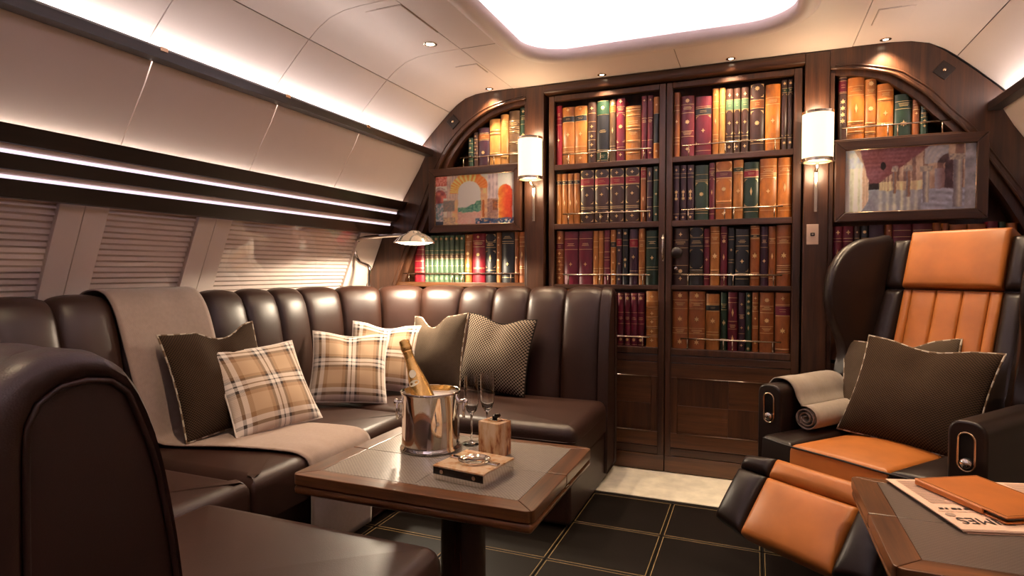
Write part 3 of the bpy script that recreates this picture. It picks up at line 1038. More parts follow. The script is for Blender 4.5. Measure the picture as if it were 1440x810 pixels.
# ------------------------------------------------------------------ books
BOOKS = {
 'LD1':[(-1071,-1034,340,'r','t.85 b.78 b.68 f.42'),(-1033,-960,326,'T','f.95 l.74-.84K d.52 b.3 b.22 f.1'),(-959,-886,326,'T','f.95 l.74-.84K d.52 b.3 b.22 f.1'),(-882,-832,340,'B','f.9 b.82 b.68 f.6 b.52 f.44 b.38 f.3 b.22 f.12'),(-830,-757,344,'K','l.77-.99G s.88 b.77 t.5 b.2 b.17 l.03-.16G'),(-756,-720,344,'O','s.93 l.8-.9t v.5 b.25 b.2'),(-718,-667,344,'R','f.95 b.87 t.83 b.77 c.3-.75 s.55 b.22 b.18 f.1'),(-665,-581,297,'T','B.95 B.9 B.82 t.7 B.62 B.56 t.5 B.35 B.2 B.13'),(-578,-547,344,'R','f.93 b.65 t.6 b.3 f.1'),(-546,-514,344,'R','f.93 b.65 t.6 b.3 f.1'),(-513,-480,333,'T','l.25-.73K f.87 f.12')],
 'LD2':[(-1076,-1041,288,'T','l.79-.86K v.42'),(-1040,-1005,288,'T','l.79-.86K v.42'),(-1004,-969,288,'T','l.79-.86K v.42'),(-968,-933,288,'T','l.79-.86K v.42'),(-929,-848,301,'B','c.85-.99 f.92 l.71-.84r b.695 f.53 c.36-.66 b.3 b.27 f.12 c.03-.22'),(-845,-762,301,'B','c.85-.99 f.92 l.71-.84r b.695 f.53 c.36-.66 b.3 b.27 f.12 c.03-.22'),(-759,-677,301,'B','c.85-.99 f.92 l.71-.84r b.695 f.53 c.36-.66 b.3 b.27 f.12 c.03-.22'),(-672,-591,301,'B','c.85-.99 f.92 l.71-.84r b.695 f.53 c.36-.66 b.3 b.27 f.12 c.03-.22'),(-587,-556,298,'t','l.8-.95r b.78 v.42 b.2'),(-553,-520,294,'P','v.88 b.75 b.45 b.27 v.12'),(-518,-486,298,'G','f.93 b.75 f.5 b.27 f.13')],
 'LD3':[(-1076,-1028,307,'t','f.87 l.65-.77R f.58 b.5 f.43 b.36 f.28 b.2 f.12'),(-1026,-941,303,'R','b.86 t.75 b.66 d.38'),(-938,-855,303,'R','b.86 t.75 b.66 d.38'),(-853,-822,303,'T','b.8 b.7 v.5 b.3 b.25'),(-821,-793,303,'T','b.85 b.6 b.3 b.2'),(-791,-755,307,'R','b.85 b.8 b.6 b.5 b.45 b.3'),(-753,-721,307,'T','f.9 l.68-.78K f.6 f.4 f.25 f.1'),(-720,-687,310,'P','f.93 l.7-.82r f.62 f.38 f.1'),(-686,-652,310,'K','s.92 b.8 b.7 w.45 v.35'),(-648,-598,307,'P','l.68-.82r d.5 b.25 b.2'),(-596,-561,310,'T','v.88 b.78 t.7 b.6 b.3 b.25'),(-556,-486,297,'G','b.88 t.78 b.68 d.5 b.33 b.28')],
 'LD4':[(-1082,-1026,305,'t','b.8 t.7 b.6 d.4'),(-1025,-963,312,'T','b.85 t.75 b.65 d.4'),(-960,-900,308,'t','b.85 t.75 f.5 b.2'),(-898,-851,308,'T','l.7-.8K f.5'),(-850,-796,308,'t','b.85 b.7 d.45 b.2'),(-791,-755,296,'R','b.97 w.9 b.63 t.52 b.42 s.12 b.03'),(-754,-719,296,'R','b.97 w.9 b.63 t.52 b.42 s.12 b.03'),(-717,-681,296,'R','b.97 w.9 b.63 t.52 b.42 s.12 b.03'),(-679,-645,296,'R','b.97 w.9 b.63 t.52 b.42 s.12 b.03'),(-644,-607,296,'R','b.97 w.9 b.63 t.52 b.42 s.12 b.03'),(-606,-569,296,'R','b.97 w.9 b.63 t.52 b.42 s.12 b.03'),(-560,-493,308,'T','f.9 b.82 B.7 f.6 B.52 f.45 B.35 f.28 B.2 f.12')],
 'RD1':[(-402,-369,344,'t','b.8 b.72 d.55 b.3 b.25 b.2'),(-366,-295,319,'R','s.92 b.86 t.8 b.72 s.57 b.42 t.38 b.33 f.12'),(-292,-209,308,'R','b.83 l.69-.8K c.2-.67 d.42 b.08'),(-206,-173,344,'T','f.9 b.8 b.7 v.5 b.3 b.22'),(-172,-142,344,'Y','b.75 b.7 b.62 b.2'),(-140,-103,333,'B','d.9 l.67-.83g c.3-.66 d.47 b.26 b.2 d.1'),(-101,-68,333,'B','d.9 l.67-.83g c.3-.66 d.47 b.26 b.2 d.1'),(-65,-28,333,'B','d.9 l.67-.83g c.3-.66 d.47 b.26 b.2 d.1'),(-23,45,344,'B','s.93 c.8-.99 l.64-.76t c.15-.6 s.42 b.12'),(50,119,333,'O2','b.8 t.75 b.7 d.45 b.18 b.12'),(124,151,348,'B','w.95 l.82-.88G c.2-.8 b.17 w.1'),(152,177,348,'B','w.95 l.82-.88G c.2-.8 b.17 w.1')],
 'RD2':[(-411,-377,294,'P','f.92 b.85 b.78 w.52 v.46 w.4 b.12 f.06'),(-375,-341,294,'P','f.92 b.85 b.78 w.52 v.46 w.4 b.12 f.06'),(-339,-302,294,'P','f.92 b.85 b.78 w.52 v.46 w.4 b.12 f.06'),(-299,-229,288,'G','b.83 b.73 b.7 c.2-.68 s.47 b.17 b.12'),(-227,-197,298,'R','b.9 b.85 t.8 c.2-.72 v.48 b.1'),(-194,-111,301,'O2','c.85-.99 l.72-.83R b.84 b.71 c.3-.68 s.52 B.3 f.1'),(-107,-57,304,'T','l.8-.87G b.77 d.47 b.15'),(-56,17,288,'G','b.87 l.74-.85r b.73 c.22-.7 v.48 b.12'),(20,102,301,'O2','b.87 t.8 b.75 B.7 c.2-.68 d.45 b.13'),(105,172,301,'O2','b.86 t.8 b.72 v.5 B.2 b.12')],
 'RD3':[(-414,-330,303,'B','d.9 b.8 t.75 b.66 b.35 s.25 b.2 d.12'),(-327,-254,307,'K','c.85-.99 b.83 t.75 b.68 c.3-.62 B.25 b.2'),(-253,-222,297,'R','b.85 t.78 b.7 d.46 b.2 b.12'),(-221,-172,310,'T','B.9 t.8 b.72 w.5 B.25 b.2'),(-170,-134,310,'R','b.88 t.82 w.75 v.48 b.18 b.13'),(-131,-100,300,'K','b.85 b.8 d.62 b.45 b.4 d.2'),(-97,-27,294,'K','b.88 t.78 b.7 c.25-.62 d.43 B.2 b.12'),(-24,23,310,'t','B.97 l.8-.85K b.78 w.5 B.2 b.13'),(25,63,303,'P','b.85 t.75 b.65 d.42 b.15'),(64,99,303,'t','b.8 t.77 b.72 v.5 b.13'),(101,170,310,'t','b.8 t.74 b.7 w.5 B.32 b.27 B.22')],
 'RD4':[(-416,-333,308,'t','w.93 b.85 t.78 b.7 w.52 b.36 t.31 b.27 w.12'),(-331,-244,308,'t','w.93 b.85 t.78 b.7 w.52 b.36 t.31 b.27 w.12'),(-241,-171,296,'T','l.7-.8K b.82 b.69 w.52 b.32 b.27'),(-167,-134,305,'G','b.8 t.76 b.7 v.48 w.48 b.2'),(-132,-82,308,'R','b.9 b.82 v.65 b.5 t.42 b.37 v.2'),(-80,-46,305,'P','f.8 b.62 t.58 f.4 b.3 f.1'),(-44,-16,305,'G','w.95 w.85 t.75 w.65 v.4 w.05'),(-13,19,308,'t','f.9 b.82 t.74 b.68 f.56 b.43 b.4 f.15'),(23,92,308,'t','s.87 b.77 t.73 b.66 s.53 b.43 t.38 b.32'),(96,168,308,'t','f.9 l.62-.78R b.8 b.61 w.37 B.05')],
 'LB1':[(-1639,-1604,177,'G','f.9 b.8 f.65 b.5 f.35 b.2'),(-1602,-1573,205,'B','f.9 b.8 f.7 b.6 f.5 b.4 f.3 b.2'),(-1571,-1496,230,'P','l.7-.83t b.86 b.67 s.35'),(-1495,-1423,275,'Y','B.75 B.68 B.25 B.2'),(-1422,-1370,297,'Y','b.85 t.8 b.7 B.15'),(-1368,-1298,312,'O','B.8 t.75 B.68 B.6 B.4 B.2'),(-1296,-1253,326,'G','f.93 b.85 t.8 b.7 w.5')],
 'LB2':[(-2024,-1949,294,'r','B.92 b.8 b.7 b.6 b.45 b.3 B.2'),(-1947,-1916,291,'g','w.93 b.68 l.5-.6O b.35 b.16 w.08'),(-1915,-1881,291,'g','w.93 b.68 l.5-.6O b.35 b.16 w.08'),(-1880,-1844,291,'g','w.93 b.68 l.5-.6O b.35 b.16 w.08'),(-1843,-1808,291,'g','w.93 b.68 l.5-.6O b.35 b.16 w.08'),(-1807,-1772,291,'g','w.93 b.68 l.5-.6O b.35 b.16 w.08'),(-1771,-1735,291,'g','w.93 b.68 l.5-.6O b.35 b.16 w.08'),(-1734,-1698,291,'g','w.93 b.68 l.5-.6O b.35 b.16 w.08'),(-1697,-1666,291,'g','w.93 b.68 l.5-.6O b.35 b.16 w.08'),(-1663,-1614,294,'T','f.95 b.85 t.8 s.6 s.35 b.25 b.2'),(-1611,-1525,298,'r','f.93 b.85 t.8 b.73 s.57 b.3 b.28'),(-1523,-1451,294,'K','c.85-.99 b.83 t.78 b.72 v.5 c.3-.65 b.25'),(-1449,-1419,301,'T','f.9 f.75 f.6 f.45 f.3 b.15'),(-1416,-1333,301,'K','t.9 b.82 b.78 d.37 b.1'),(-1331,-1305,301,'t','b.85 w.5 b.2'),(-1302,-1261,301,'t','b.9 b.8 b.72 v.55 B.3')],
 'RB1':[(372,410,318,'B','b.97 l.75-.92R b.73 w.6 w.5 w.4 w.3'),(411,484,303,'O2','b.86 t.8 b.72 v.5 B.28 t.2 B.12'),(485,533,288,'T','s.92 t.8 b.73 s.5 B.25 B.1'),(535,605,267,'O2','b.87 t.8 B.7 d.45 B.25'),(608,680,223,'G','b.83 t.75 b.65 w.3'),(681,711,197,'t','b.85 t.75 b.7 f.6'),(713,744,164,'G','f.9 b.75 t.68 b.6 f.48 b.4 f.3')],
 'RB2':[(357,403,294,'R','d.9 b.8 b.75 v.55 b.35'),(404,453,294,'R','d.9 b.8 b.75 v.55 b.35'),(457,483,294,'B','d.9 b.8 l.6-.7r b.5'),(487,522,294,'K','s.9 b.8 t.7 b.6'),(524,595,298,'P','b.6 t.5'),(601,630,298,'t','f.9 b.8 f.6'),(633,716,298,'R','b.9 b.8 t.7'),(721,807,298,'R','b.9 b.8 t.7'),(810,842,301,'t','b.7'),(847,875,298,'t','b.7 d.5'),(878,951,291,'t','b.85 b.7'),(953,1029,291,'t','b.85 b.7'),(1032,1077,301,'R','b.9 b.8 d.5'),(1080,1109,298,'G','b.9 t.8'),(1112,1155,291,'t','b.8 b.6')],
}
WORDC = {'r': 'crimson', 'R': 'burgundy', 'T': 'tan', 't': 'russet', 'Y': 'golden', 'O2': 'orange', 'B': 'dark-brown', 'G': 'dark-green', 'g': 'green', 'K': 'black', 'P': 'plum', 'O': 'olive-brown'}
ORD = ['first', 'second', 'third', 'fourth', 'fifth', 'sixth', 'seventh', 'eighth', 'ninth', 'tenth', 'eleventh', 'twelfth', 'thirteenth', 'fourteenth', 'fifteenth', 'sixteenth', 'seventeenth', 'eighteenth']
SHELFW = {'LD1': (1.71, 'top shelf of slim-pull door', False), 'LD2': (1.37, 'second shelf of slim-pull door', False), 'LD3': (1.023, 'third shelf of slim-pull door', False), 'LD4': (0.682, 'lowest shelf of slim-pull door', False),
          'RD1': (1.71, 'top shelf of round-knob door', True), 'RD2': (1.37, 'second shelf of round-knob door', True), 'RD3': (1.023, 'third shelf of round-knob door', True), 'RD4': (0.682, 'lowest shelf of round-knob door', True),
          'LB1': (1.737, 'shelf above the arches painting', True), 'LB2': (1.03, 'shelf under the arches painting', True), 'RB1': (1.735, 'shelf above the colonnade painting', False), 'RB2': (1.023, 'shelf under the colonnade painting', False)}
ORN = {'d': [(0, 1), (0.25, 0.28), (0.8, 0), (0.25, -0.28), (0, -1), (-0.25, -0.28), (-0.8, 0), (-0.25, 0.28)],
       'v': [(0, 1.7), (0.42, 0), (0, -1.7), (-0.42, 0)],
       'w': [(0, 1.25), (0.3, 0.45), (0.95, 0.35), (0.55, -0.15), (0.95, -0.7), (0.25, -0.5), (0, -1.2), (-0.25, -0.5), (-0.95, -0.7), (-0.55, -0.15), (-0.95, 0.35), (-0.3, 0.45)]}
def star(n, r0, r1):
    return [((r0 if i % 2 == 0 else r1) * math.sin(PI * i / n), (r0 if i % 2 == 0 else r1) * math.cos(PI * i / n)) for i in range(2 * n)]
ORN['f'] = star(4, 0.85, 0.32)
ORN['s'] = star(8, 0.95, 0.62)
def book(x0, x1, h, code, style, z, label, group):
    w_ = (x1 - x0) - 0.0012
    cx = (x0 + x1) / 2
    bul = min(0.013, w_ * 0.26)
    def sp(x):
        return -bul * max(0.0, 1 - (2 * x / w_) ** 2) ** 0.75
    NX = 9
    xs = [-w_ / 2 * math.cos(PI * i / (NX - 1)) for i in range(NX)]
    dep = 0.11
    V = [(x, sp(x), zz) for zz in (0.0, h) for x in xs] + [(-w_ / 2, dep, 0), (w_ / 2, dep, 0), (-w_ / 2, dep, h), (w_ / 2, dep, h)]
    F = [(i, i + 1, NX + i + 1, NX + i) for i in range(NX - 1)]
    A, B, C, D = 2 * NX, 2 * NX + 1, 2 * NX + 2, 2 * NX + 3
    F += [(A, 0, NX, C), (NX - 1, B, D, 2 * NX - 1), (B, A, C, D), tuple(range(NX, 2 * NX)) + (D, C), tuple(range(NX))[::-1] + (A, B)]
    o = mesh('book', V, F, 'book_' + code, None, True)
    autosmooth(o, 35)
    o.location = (cx, 3.336 + bul * 0.3, z)
    tag(o, label, 'book', group)
    gilt, lab = MB(), []
    def strip(mb, za, zb, out, k=0.94):
        n = 8
        V, F = [], []
        for i in range(n + 1):
            x = -w_ / 2 * k + w_ * k * i / n
            V += [(x, sp(x) - out, za), (x, sp(x) - out, zb)]
        for i in range(n):
            F.append((2 * i, 2 * i + 2, 2 * i + 3, 2 * i + 1))
        mb.add(V, F)
    def shape(pts, zc, s):
        V = [(0, sp(0) - 0.0014, zc)] + [(px * s, sp(px * s) - 0.0014, zc + pz * s) for px, pz in pts]
        n = len(pts)
        gilt.add(V, [(0, 1 + (i + 1) % n, 1 + i) for i in range(n)])
    ridges = []
    rnd = random.Random(int(cx * 9973) + int(h * 7919))
    osz = min(w_ * 0.30, 0.013)
    for t in style.split():
        k, a = t[0], t[1:]
        if k == 'b':
            strip(gilt, h * float(a) - 0.0009, h * float(a) + 0.0009, 0.0012)
        elif k == 'B':
            zc = h * float(a)
            n = 8
            V, F = [], []
            for q, (dz, ou) in enumerate(((-0.0042, 0.0), (-0.002, 0.0026), (0.002, 0.0026), (0.0042, 0.0))):
                for i in range(n + 1):
                    x = -w_ / 2 * 0.97 + w_ * 0.97 * i / n
                    V.append((x, sp(x) - ou, zc + dz))
            for q in range(3):
                for i in range(n):
                    F.append((q * (n + 1) + i, q * (n + 1) + i + 1, (q + 1) * (n + 1) + i + 1, (q + 1) * (n + 1) + i))
            ridges.append(MB().add(V, F))
            strip(gilt, zc + 0.0045, zc + 0.0062, 0.0012)
            strip(gilt, zc - 0.0062, zc - 0.0045, 0.0012)
        elif k == 'l':
            za, zb = a[:-1].split('-')
            lc = a[-1]
            lab.append((lc, MB()))
            strip(lab[-1][1], h * float(za), h * float(zb), 0.0008, 0.985)
            strip(gilt, h * float(za) - 0.001, h * float(za) + 0.0008, 0.0012)
            strip(gilt, h * float(zb) - 0.0008, h * float(zb) + 0.001, 0.0012)
            if float(zb) - float(za) < 0.2:
                for q in (0.4, 0.62):
                    L = 0.5 * rnd.uniform(0.6, 1)
                    strip(gilt, h * (float(za) + (float(zb) - float(za)) * q) - 0.0006, h * (float(za) + (float(zb) - float(za)) * q) + 0.0006, 0.0014, L)
        elif k == 't':
            for q in (-1, 0, 1):
                strip(gilt, h * float(a) + q * 0.0062 - 0.0009, h * float(a) + q * 0.0062 + 0.0009, 0.0013, rnd.uniform(0.35, 0.7))
        elif k == 'c':
            za, zb = [h * float(q) for q in a.split('-')]
            e = min(w_ * 0.30, 0.014, (zb - za) * 0.4)
            for sx in (-1, 1):
                for zc, dz in ((za, 1), (zb, -1)):
                    pts = [(sx * w_ * 0.44, zc), (sx * (w_ * 0.44 - e), zc), (sx * (w_ * 0.44 - e * 0.25), zc + dz * e * 0.35), (sx * w_ * 0.44, zc + dz * e * 1.15)]
                    f = [(0, 1, 2), (0, 2, 3)] if sx * dz < 0 else [(0, 2, 1), (0, 3, 2)]
                    gilt.add([(x, sp(x) - 0.0013, zz) for x, zz in pts], f)
        else:
            shape(ORN[k], h * float(a), osz)
    for lc, mb in lab:
        mb.build('title_label', 'book_' + lc, o, True)
    if ridges:
        for rb in ridges:
            rb.build('raised_band', 'book_' + code, o, True)
    if gilt.F:
        gilt.build('gilt_tooling', 'gilt', o, True)['kind'] = 'stuff'
    return o
def cv_z(cv, x):
    for (x0, z0), (x1, z1) in zip(cv, cv[1:]):
        if min(x0, x1) <= x <= max(x0, x1) and x0 != x1:
            return z0 + (z1 - z0) * (x - x0) / (x1 - x0)
    return cv[0][1]
for key, rows in BOOKS.items():
    z, where, rev = SHELFW[key]
    n = len(rows)
    lo, hi = {'L': (-1072.5, -484.5), 'R': (-410.5, 171.5)}[key[0]] if key[1] == 'D' else (rows[0][0], min(rows[-1][1], 1090))
    f = (hi - lo) / (rows[-1][1] - rows[0][0])
    for i, (a, b, h, code, style) in enumerate(rows):
        a, b = lo + (a - rows[0][0]) * f, lo + (b - rows[0][0]) * f
        if key in ('LB1', 'RB1'):
            cv = INL if key == 'LB1' else INR
            h = min(h, min(1000 * (cv_z(cv, q / 1000.0) - z) - 22 for q in (a, b)))
        k = (n - 1 - i) if rev else i
        wd = (b - a) / 1000.0
        size = 'thick ' if wd > 0.055 else ('slim ' if wd < 0.024 else '')
        ks = [t[0] for t in style.split()]
        lc = [t[-1] for t in style.split() if t[0] == 'l']
        if lc:
            feat = WORDC[lc[0]] + ' title band'
        elif 'c' in ks:
            feat = 'gilt corners'
        elif 'd' in ks or 'v' in ks:
            feat = 'gilt lozenge'
        elif 's' in ks:
            feat = 'gilt medallion'
        elif 'w' in ks:
            feat = 'gilt fleuron'
        elif 'B' in ks:
            feat = 'raised bands'
        elif 'f' in ks:
            feat = 'gilt florets'
        else:
            feat = 'gilt lines'
        lbl = '%s%s book with %s, %s from the pillar, %s' % (size, WORDC[code], feat, ORD[k], where)
        book(a / 1000.0, b / 1000.0, h / 1000.0, code, style, z + 0.0005, lbl, 'leather books on the ' + where)

# ------------------------------------------------------------------ framed paintings
def lin(c):
    return tuple(((x / 12.92) if x <= 0.04045 else ((x + 0.055) / 1.055) ** 2.4) for x in c)
def hash2(i, j, k=0):
    n = (i * 374761393 + j * 668265263 + k * 974634777) & 0xffffffff
    n = ((n ^ (n >> 13)) * 1274126177) & 0xffffffff
    return ((n ^ (n >> 16)) & 0xffff) / 65535.0
def vnoise(x, y, k=0):
    i, j = math.floor(x), math.floor(y)
    fx, fy = x - i, y - j
    fx, fy = fx * fx * (3 - 2 * fx), fy * fy * (3 - 2 * fy)
    a = hash2(i, j, k) * (1 - fx) + hash2(i + 1, j, k) * fx
    b = hash2(i, j + 1, k) * (1 - fx) + hash2(i + 1, j + 1, k) * fx
    return a * (1 - fy) + b * fy
def mixc(a, b, t):
    t = max(0.0, min(1.0, t))
    return tuple(x * (1 - t) + y * t for x, y in zip(a, b))
def paint_arches(u, v):
    n1, n2, n3 = vnoise(u * 22, v * 14, 1), vnoise(u * 60, v * 40, 2), vnoise(u * 9, v * 6, 3)
    c = mixc((0.93, 0.84, 0.74), (0.80, 0.70, 0.60), n1)
    if u < 0.16 and v > 0.80:
        c = mixc((0.72, 0.22, 0.18), (0.88, 0.62, 0.5), n2)
    d = math.hypot((u - 0.06) / 0.085, (v - 0.55) / 0.17)
    if (v > 0.55 and d < 1) or (v <= 0.55 and u < 0.10):
        c = mixc((0.42, 0.16, 0.17), (0.85, 0.45, 0.35), n1) if v > 0.45 else mixc((0.85, 0.72, 0.68), (0.25, 0.42, 0.45), n2 * 1.2 - 0.2)
    elif v > 0.55 and d < 1.35:
        c = mixc((0.90, 0.80, 0.72), (0.55, 0.42, 0.38), n2)
    if 0.15 < u < 0.30:
        c = mixc((0.86, 0.72, 0.60), (0.58, 0.47, 0.45), abs(math.sin(u * 90)) * 0.6 * n1 + 0.1)
        if 0.22 < u < 0.29 and v < 0.5:
            c = mixc((0.96, 0.75, 0.50), (0.85, 0.55, 0.35), n1)
    if 0.10 < u < 0.25 and 0.28 < v < 0.5:
        c = mixc((0.68, 0.52, 0.42), (0.40, 0.42, 0.40), n2)
    d = math.hypot((u - 0.44) / 0.145, (v - 0.64) / 0.235)
    if v > 0.64 and 1 <= d < 1.75:
        a = math.atan2(v - 0.64, u - 0.44)
        c = mixc((0.86, 0.52, 0.16), (0.95, 0.80, 0.45), 0.5 + 0.5 * math.sin(a * 34) + 0.5 * (n1 - 0.5))
        if u > 0.52:
            c = mixc(c, (0.88, 0.36, 0.12), 0.6)
    inside = (v > 0.64 and d < 1) or (v <= 0.64 and abs(u - 0.44) < 0.145)
    if inside:
        tl = 0.36 + 0.13 * max(0, (u - 0.40) / 0.18) + 0.05 * (n1 - 0.5)
        if v > tl:
            c = mixc((0.86, 0.83, 0.80), (0.93, 0.86, 0.80), n3 + 0.2)
        elif v > 0.235 + 0.05 * n1:
            c = mixc((0.12, 0.40, 0.36), (0.45, 0.60, 0.45), n2 * 1.1)
        else:
            c = mixc((0.90, 0.70, 0.60), (0.72, 0.48, 0.42), n2 * (0.4 + abs(u - 0.44) * 4))
    if 0.585 < u < 0.67 and v < 0.72:
        c = mixc((0.94, 0.72, 0.45), (0.72, 0.52, 0.40), n1)
        if 0.605 < u < 0.632 and 0.14 < v < 0.48:
            c = (0.72, 0.34, 0.12)
    if 0.67 < u < 0.80:
        c = mixc((0.85, 0.74, 0.70), (0.60, 0.50, 0.52), n1 * abs(math.sin(u * 70)))
        if v < 0.5:
            c = mixc((0.56, 0.38, 0.36), (0.70, 0.52, 0.40), n2)
        if 0.735 < u < 0.80 and 0.27 < v < 0.47:
            c = mixc((0.72, 0.38, 0.16), (0.35, 0.22, 0.20), n2)
    d = math.hypot((u - 0.89) / 0.085, (v - 0.62) / 0.15)
    if (v > 0.62 and d < 1) or (v <= 0.62 and abs(u - 0.89) < 0.085 and v > 0.08):
        c = mixc((0.92, 0.58, 0.18), (0.78, 0.22, 0.10), (u - 0.80) / 0.13 + 0.6 * (n1 - 0.5))
    elif u > 0.80 and v > 0.72:
        c = mixc((0.93, 0.89, 0.80), (0.70, 0.72, 0.65), n2 * 0.8)
    if v < 0.10 + 0.03 * n1 and u > 0.52 and n2 > 0.3:
        c = mixc((0.10, 0.20, 0.36), (0.35, 0.45, 0.55), n1)
    if v < 0.16 and 0.10 < u < 0.26:
        c = mixc((0.88, 0.74, 0.52), (0.60, 0.46, 0.38), n2)
    if v < 0.08 and u < 0.1:
        c = (0.20, 0.22, 0.28)
    return mixc(c, (n2, n2 * 0.9, n2 * 0.8), 0.05)
def paint_colonnade(u, v):
    n1, n2, n3 = vnoise(u * 26, v * 12, 11), vnoise(u * 80, v * 36, 12), vnoise(u * 8, v * 5, 13)
    vx, vy = 0.225, 0.40
    dx, dy = u - vx, v - vy
    c = (0.62, 0.58, 0.58)
    if dy > 0.1 * 0.5 and dx > -0.12 - 0.0 and dy > max(dx * 1.42 - 0.02, -dx * 7.0 - 0.15):
        a = dx / max(0.05, dy)
        c = mixc((0.34, 0.14, 0.15), (0.55, 0.30, 0.28), 0.5 + 0.3 * math.sin((v + 0.02 * n3) * 95) * n1)
        c = mixc(c, (0.50, 0.33, 0.38), 0.5 * n3)
        if math.hypot((u - 0.305) / 0.022, (v - 0.72) / 0.06) < 1:
            c = (0.10, 0.06, 0.08)
    elif dx < 0 and abs(dy) < -dx * 3.2 + 0.10 and u < 0.19:
        s = math.sin(-math.log(max(0.004, -dx)) * 15)
        c = mixc((0.97, 0.95, 0.86), (0.72, 0.70, 0.58), 0.5 + 0.5 * s * (0.4 + 0.6 * n1))
        if v > 0.7:
            c = mixc(c, (0.66, 0.68, 0.78), n1)
        if u > 0.14:
            c = mixc(c, (0.75, 0.52, 0.38), 0.6)
    elif dy < -0.06 + 0.02 and v < 0.34 - 0.02 * n1 or v < 0.20:
        c = mixc((0.60, 0.60, 0.60), (0.48, 0.46, 0.50), n1)
        if 0.26 < u < 0.58:
            c = mixc(c, (0.96, 0.92, 0.74), (0.85 - 2.2 * abs(u - 0.42)) * max(0, math.sin(u * 115) * 0.35 + n1 * 0.7))
        if u > 0.60:
            c = mixc((0.72, 0.72, 0.74), (0.40, 0.39, 0.46), 0.4 + 0.4 * n1 * math.sin((v + 0.22 * u) * 62))
    elif abs(dx) < 0.05 and abs(dy) < 0.12:
        c = (0.14, 0.10, 0.11) if dy > -0.05 else (0.55, 0.58, 0.60)
    else:
        c = mixc((0.62, 0.46, 0.36), (0.80, 0.70, 0.58), n1)
        t = max(0.02, dx)
        s = math.sin(math.log(t) * 26)
        if v < 0.47 and u < 0.62:
            c = mixc((0.92, 0.88, 0.66), (0.66, 0.50, 0.36), 0.45 + 0.5 * s * n1)
        elif s > 0.35:
            c = mixc((0.40, 0.28, 0.26), (0.58, 0.42, 0.34), n1)
        if 0.62 < u < 0.80 and v > 0.72:
            r = math.hypot((u - 0.80) / 0.16, (v - 0.66) / 0.36)
            c = mixc((0.56, 0.55, 0.58), (0.70, 0.65, 0.60), 0.5 + 0.35 * math.sin(r * 30) * n1) if r > 0.55 else mixc((0.22, 0.15, 0.16), (0.36, 0.26, 0.25), n1)
        if 0.70 < u < 0.82 and v < 0.64:
            c = mixc((0.60, 0.56, 0.60), (0.50, 0.36, 0.34), (u - 0.70) / 0.06)
        if 0.775 < u < 0.835 and 0.2 < v < 0.80:
            c = mixc((0.20, 0.12, 0.14), (0.34, 0.22, 0.24), n1)
    for cx, w_, vt, vb in ((0.395, 0.012, 0.62, 0.28), (0.50, 0.016, 0.62, 0.22), (0.635, 0.024, 0.60, 0.12), (0.87, 0.034, 0.76, 0.04)):
        if abs(u - cx) < w_ and vb < v < vt:
            c = mixc((0.80, 0.74, 0.62) if cx > 0.6 else (0.62, 0.36, 0.20), (0.44, 0.40, 0.42), abs(u - cx - 0.3 * w_) / w_ + 0.2 * n1)
        elif abs(u - cx) < w_ * 2.0 and vt <= v < vt + 0.09:
            c = mixc((0.78, 0.70, 0.58), (0.42, 0.36, 0.36), n2)
    if u > 0.92:
        c = mixc((0.66, 0.64, 0.64), (0.48, 0.46, 0.49), n1)
    return mixc(c, (n2, n2, n2), 0.07)
def picture(name, label, x0, x1, z0, z1, fn, nx, nz):
    t = thing(name, label, 'painting', ((x0 + x1) / 2, 3.288, z0), world=True)
    fw, yb, yf = 0.044, 3.287, 3.255
    for nm, poly in (('frame_rail', [(x0, z1), (x1, z1), (x1 - fw, z1 - fw), (x0 + fw, z1 - fw)]), ('frame_rail', [(x0, z0), (x0 + fw, z0 + fw), (x1 - fw, z0 + fw), (x1, z0)]),
                     ('frame_stile', [(x0, z0), (x0, z1), (x0 + fw, z1 - fw), (x0 + fw, z0 + fw)]), ('frame_stile', [(x1, z0), (x1 - fw, z0 + fw), (x1 - fw, z1 - fw), (x1, z1)])):
        prism(nm, poly, 'Y', yf, yb, 'wood_x' if nm == 'frame_rail' else 'wood_z', t, bev=0.004)
    a, b, c, d = x0 + fw, x1 - fw, z0 + fw, z1 - fw
    tube('gilt_slip', [(a, yf + 0.010, c), (b, yf + 0.010, c), (b, yf + 0.010, d), (a, yf + 0.010, d)], 0.0035, 'brass', t, 6, True)
    V, F, C = [], [], []
    for j in range(nz + 1):
        for i in range(nx + 1):
            u, v = i / nx, j / nz
            V.append((a + (b - a) * u, yf + 0.014, c + (d - c) * v))
            acc = [0, 0, 0]
            for q in range(3):
                wu = u + 0.012 * (vnoise(u * 30 + q * 9, v * 22, 41) - 0.5) + 0.004 * (hash2(i, j, q) - 0.5)
                wv = v + 0.022 * (vnoise(u * 30 + q * 9, v * 22, 47) - 0.5) + 0.008 * (hash2(i, j, q + 5) - 0.5)
                cc = fn(min(1, max(0, wu)), min(1, max(0, wv)))
                acc = [a_ + b_ / 3 for a_, b_ in zip(acc, cc)]
            sat = sum(acc) / 3
            wash = 0.86 + 0.28 * vnoise(u * 7, v * 5, 77)
            C.append(tuple(max(0.0, min(0.95, g_ * wash * q)) for g_, q in zip((1.18, 1.3, 1.5), lin([max(0, min(1, (sat + (a_ - sat) * 0.8 - 0.5) * 1.22 + 0.54)) for a_ in acc]))))
    for j in range(nz):
        for i in range(nx):
            k = j * (nx + 1) + i
            F.append((k, k + 1, k + nx + 2, k + nx + 1))
    o = mesh('canvas', V, F, 'paint', t)
    at = o.data.color_attributes.new('paint', 'FLOAT_COLOR', 'POINT')
    for i, cc in enumerate(C):
        at.data[i].color = (*cc, 1)
    return t
picture('framed_painting', 'watercolour of ruined arches in a dark frame beside the reading lamp', -1.873, -1.262, 1.336, 1.724, paint_arches, 150, 90)
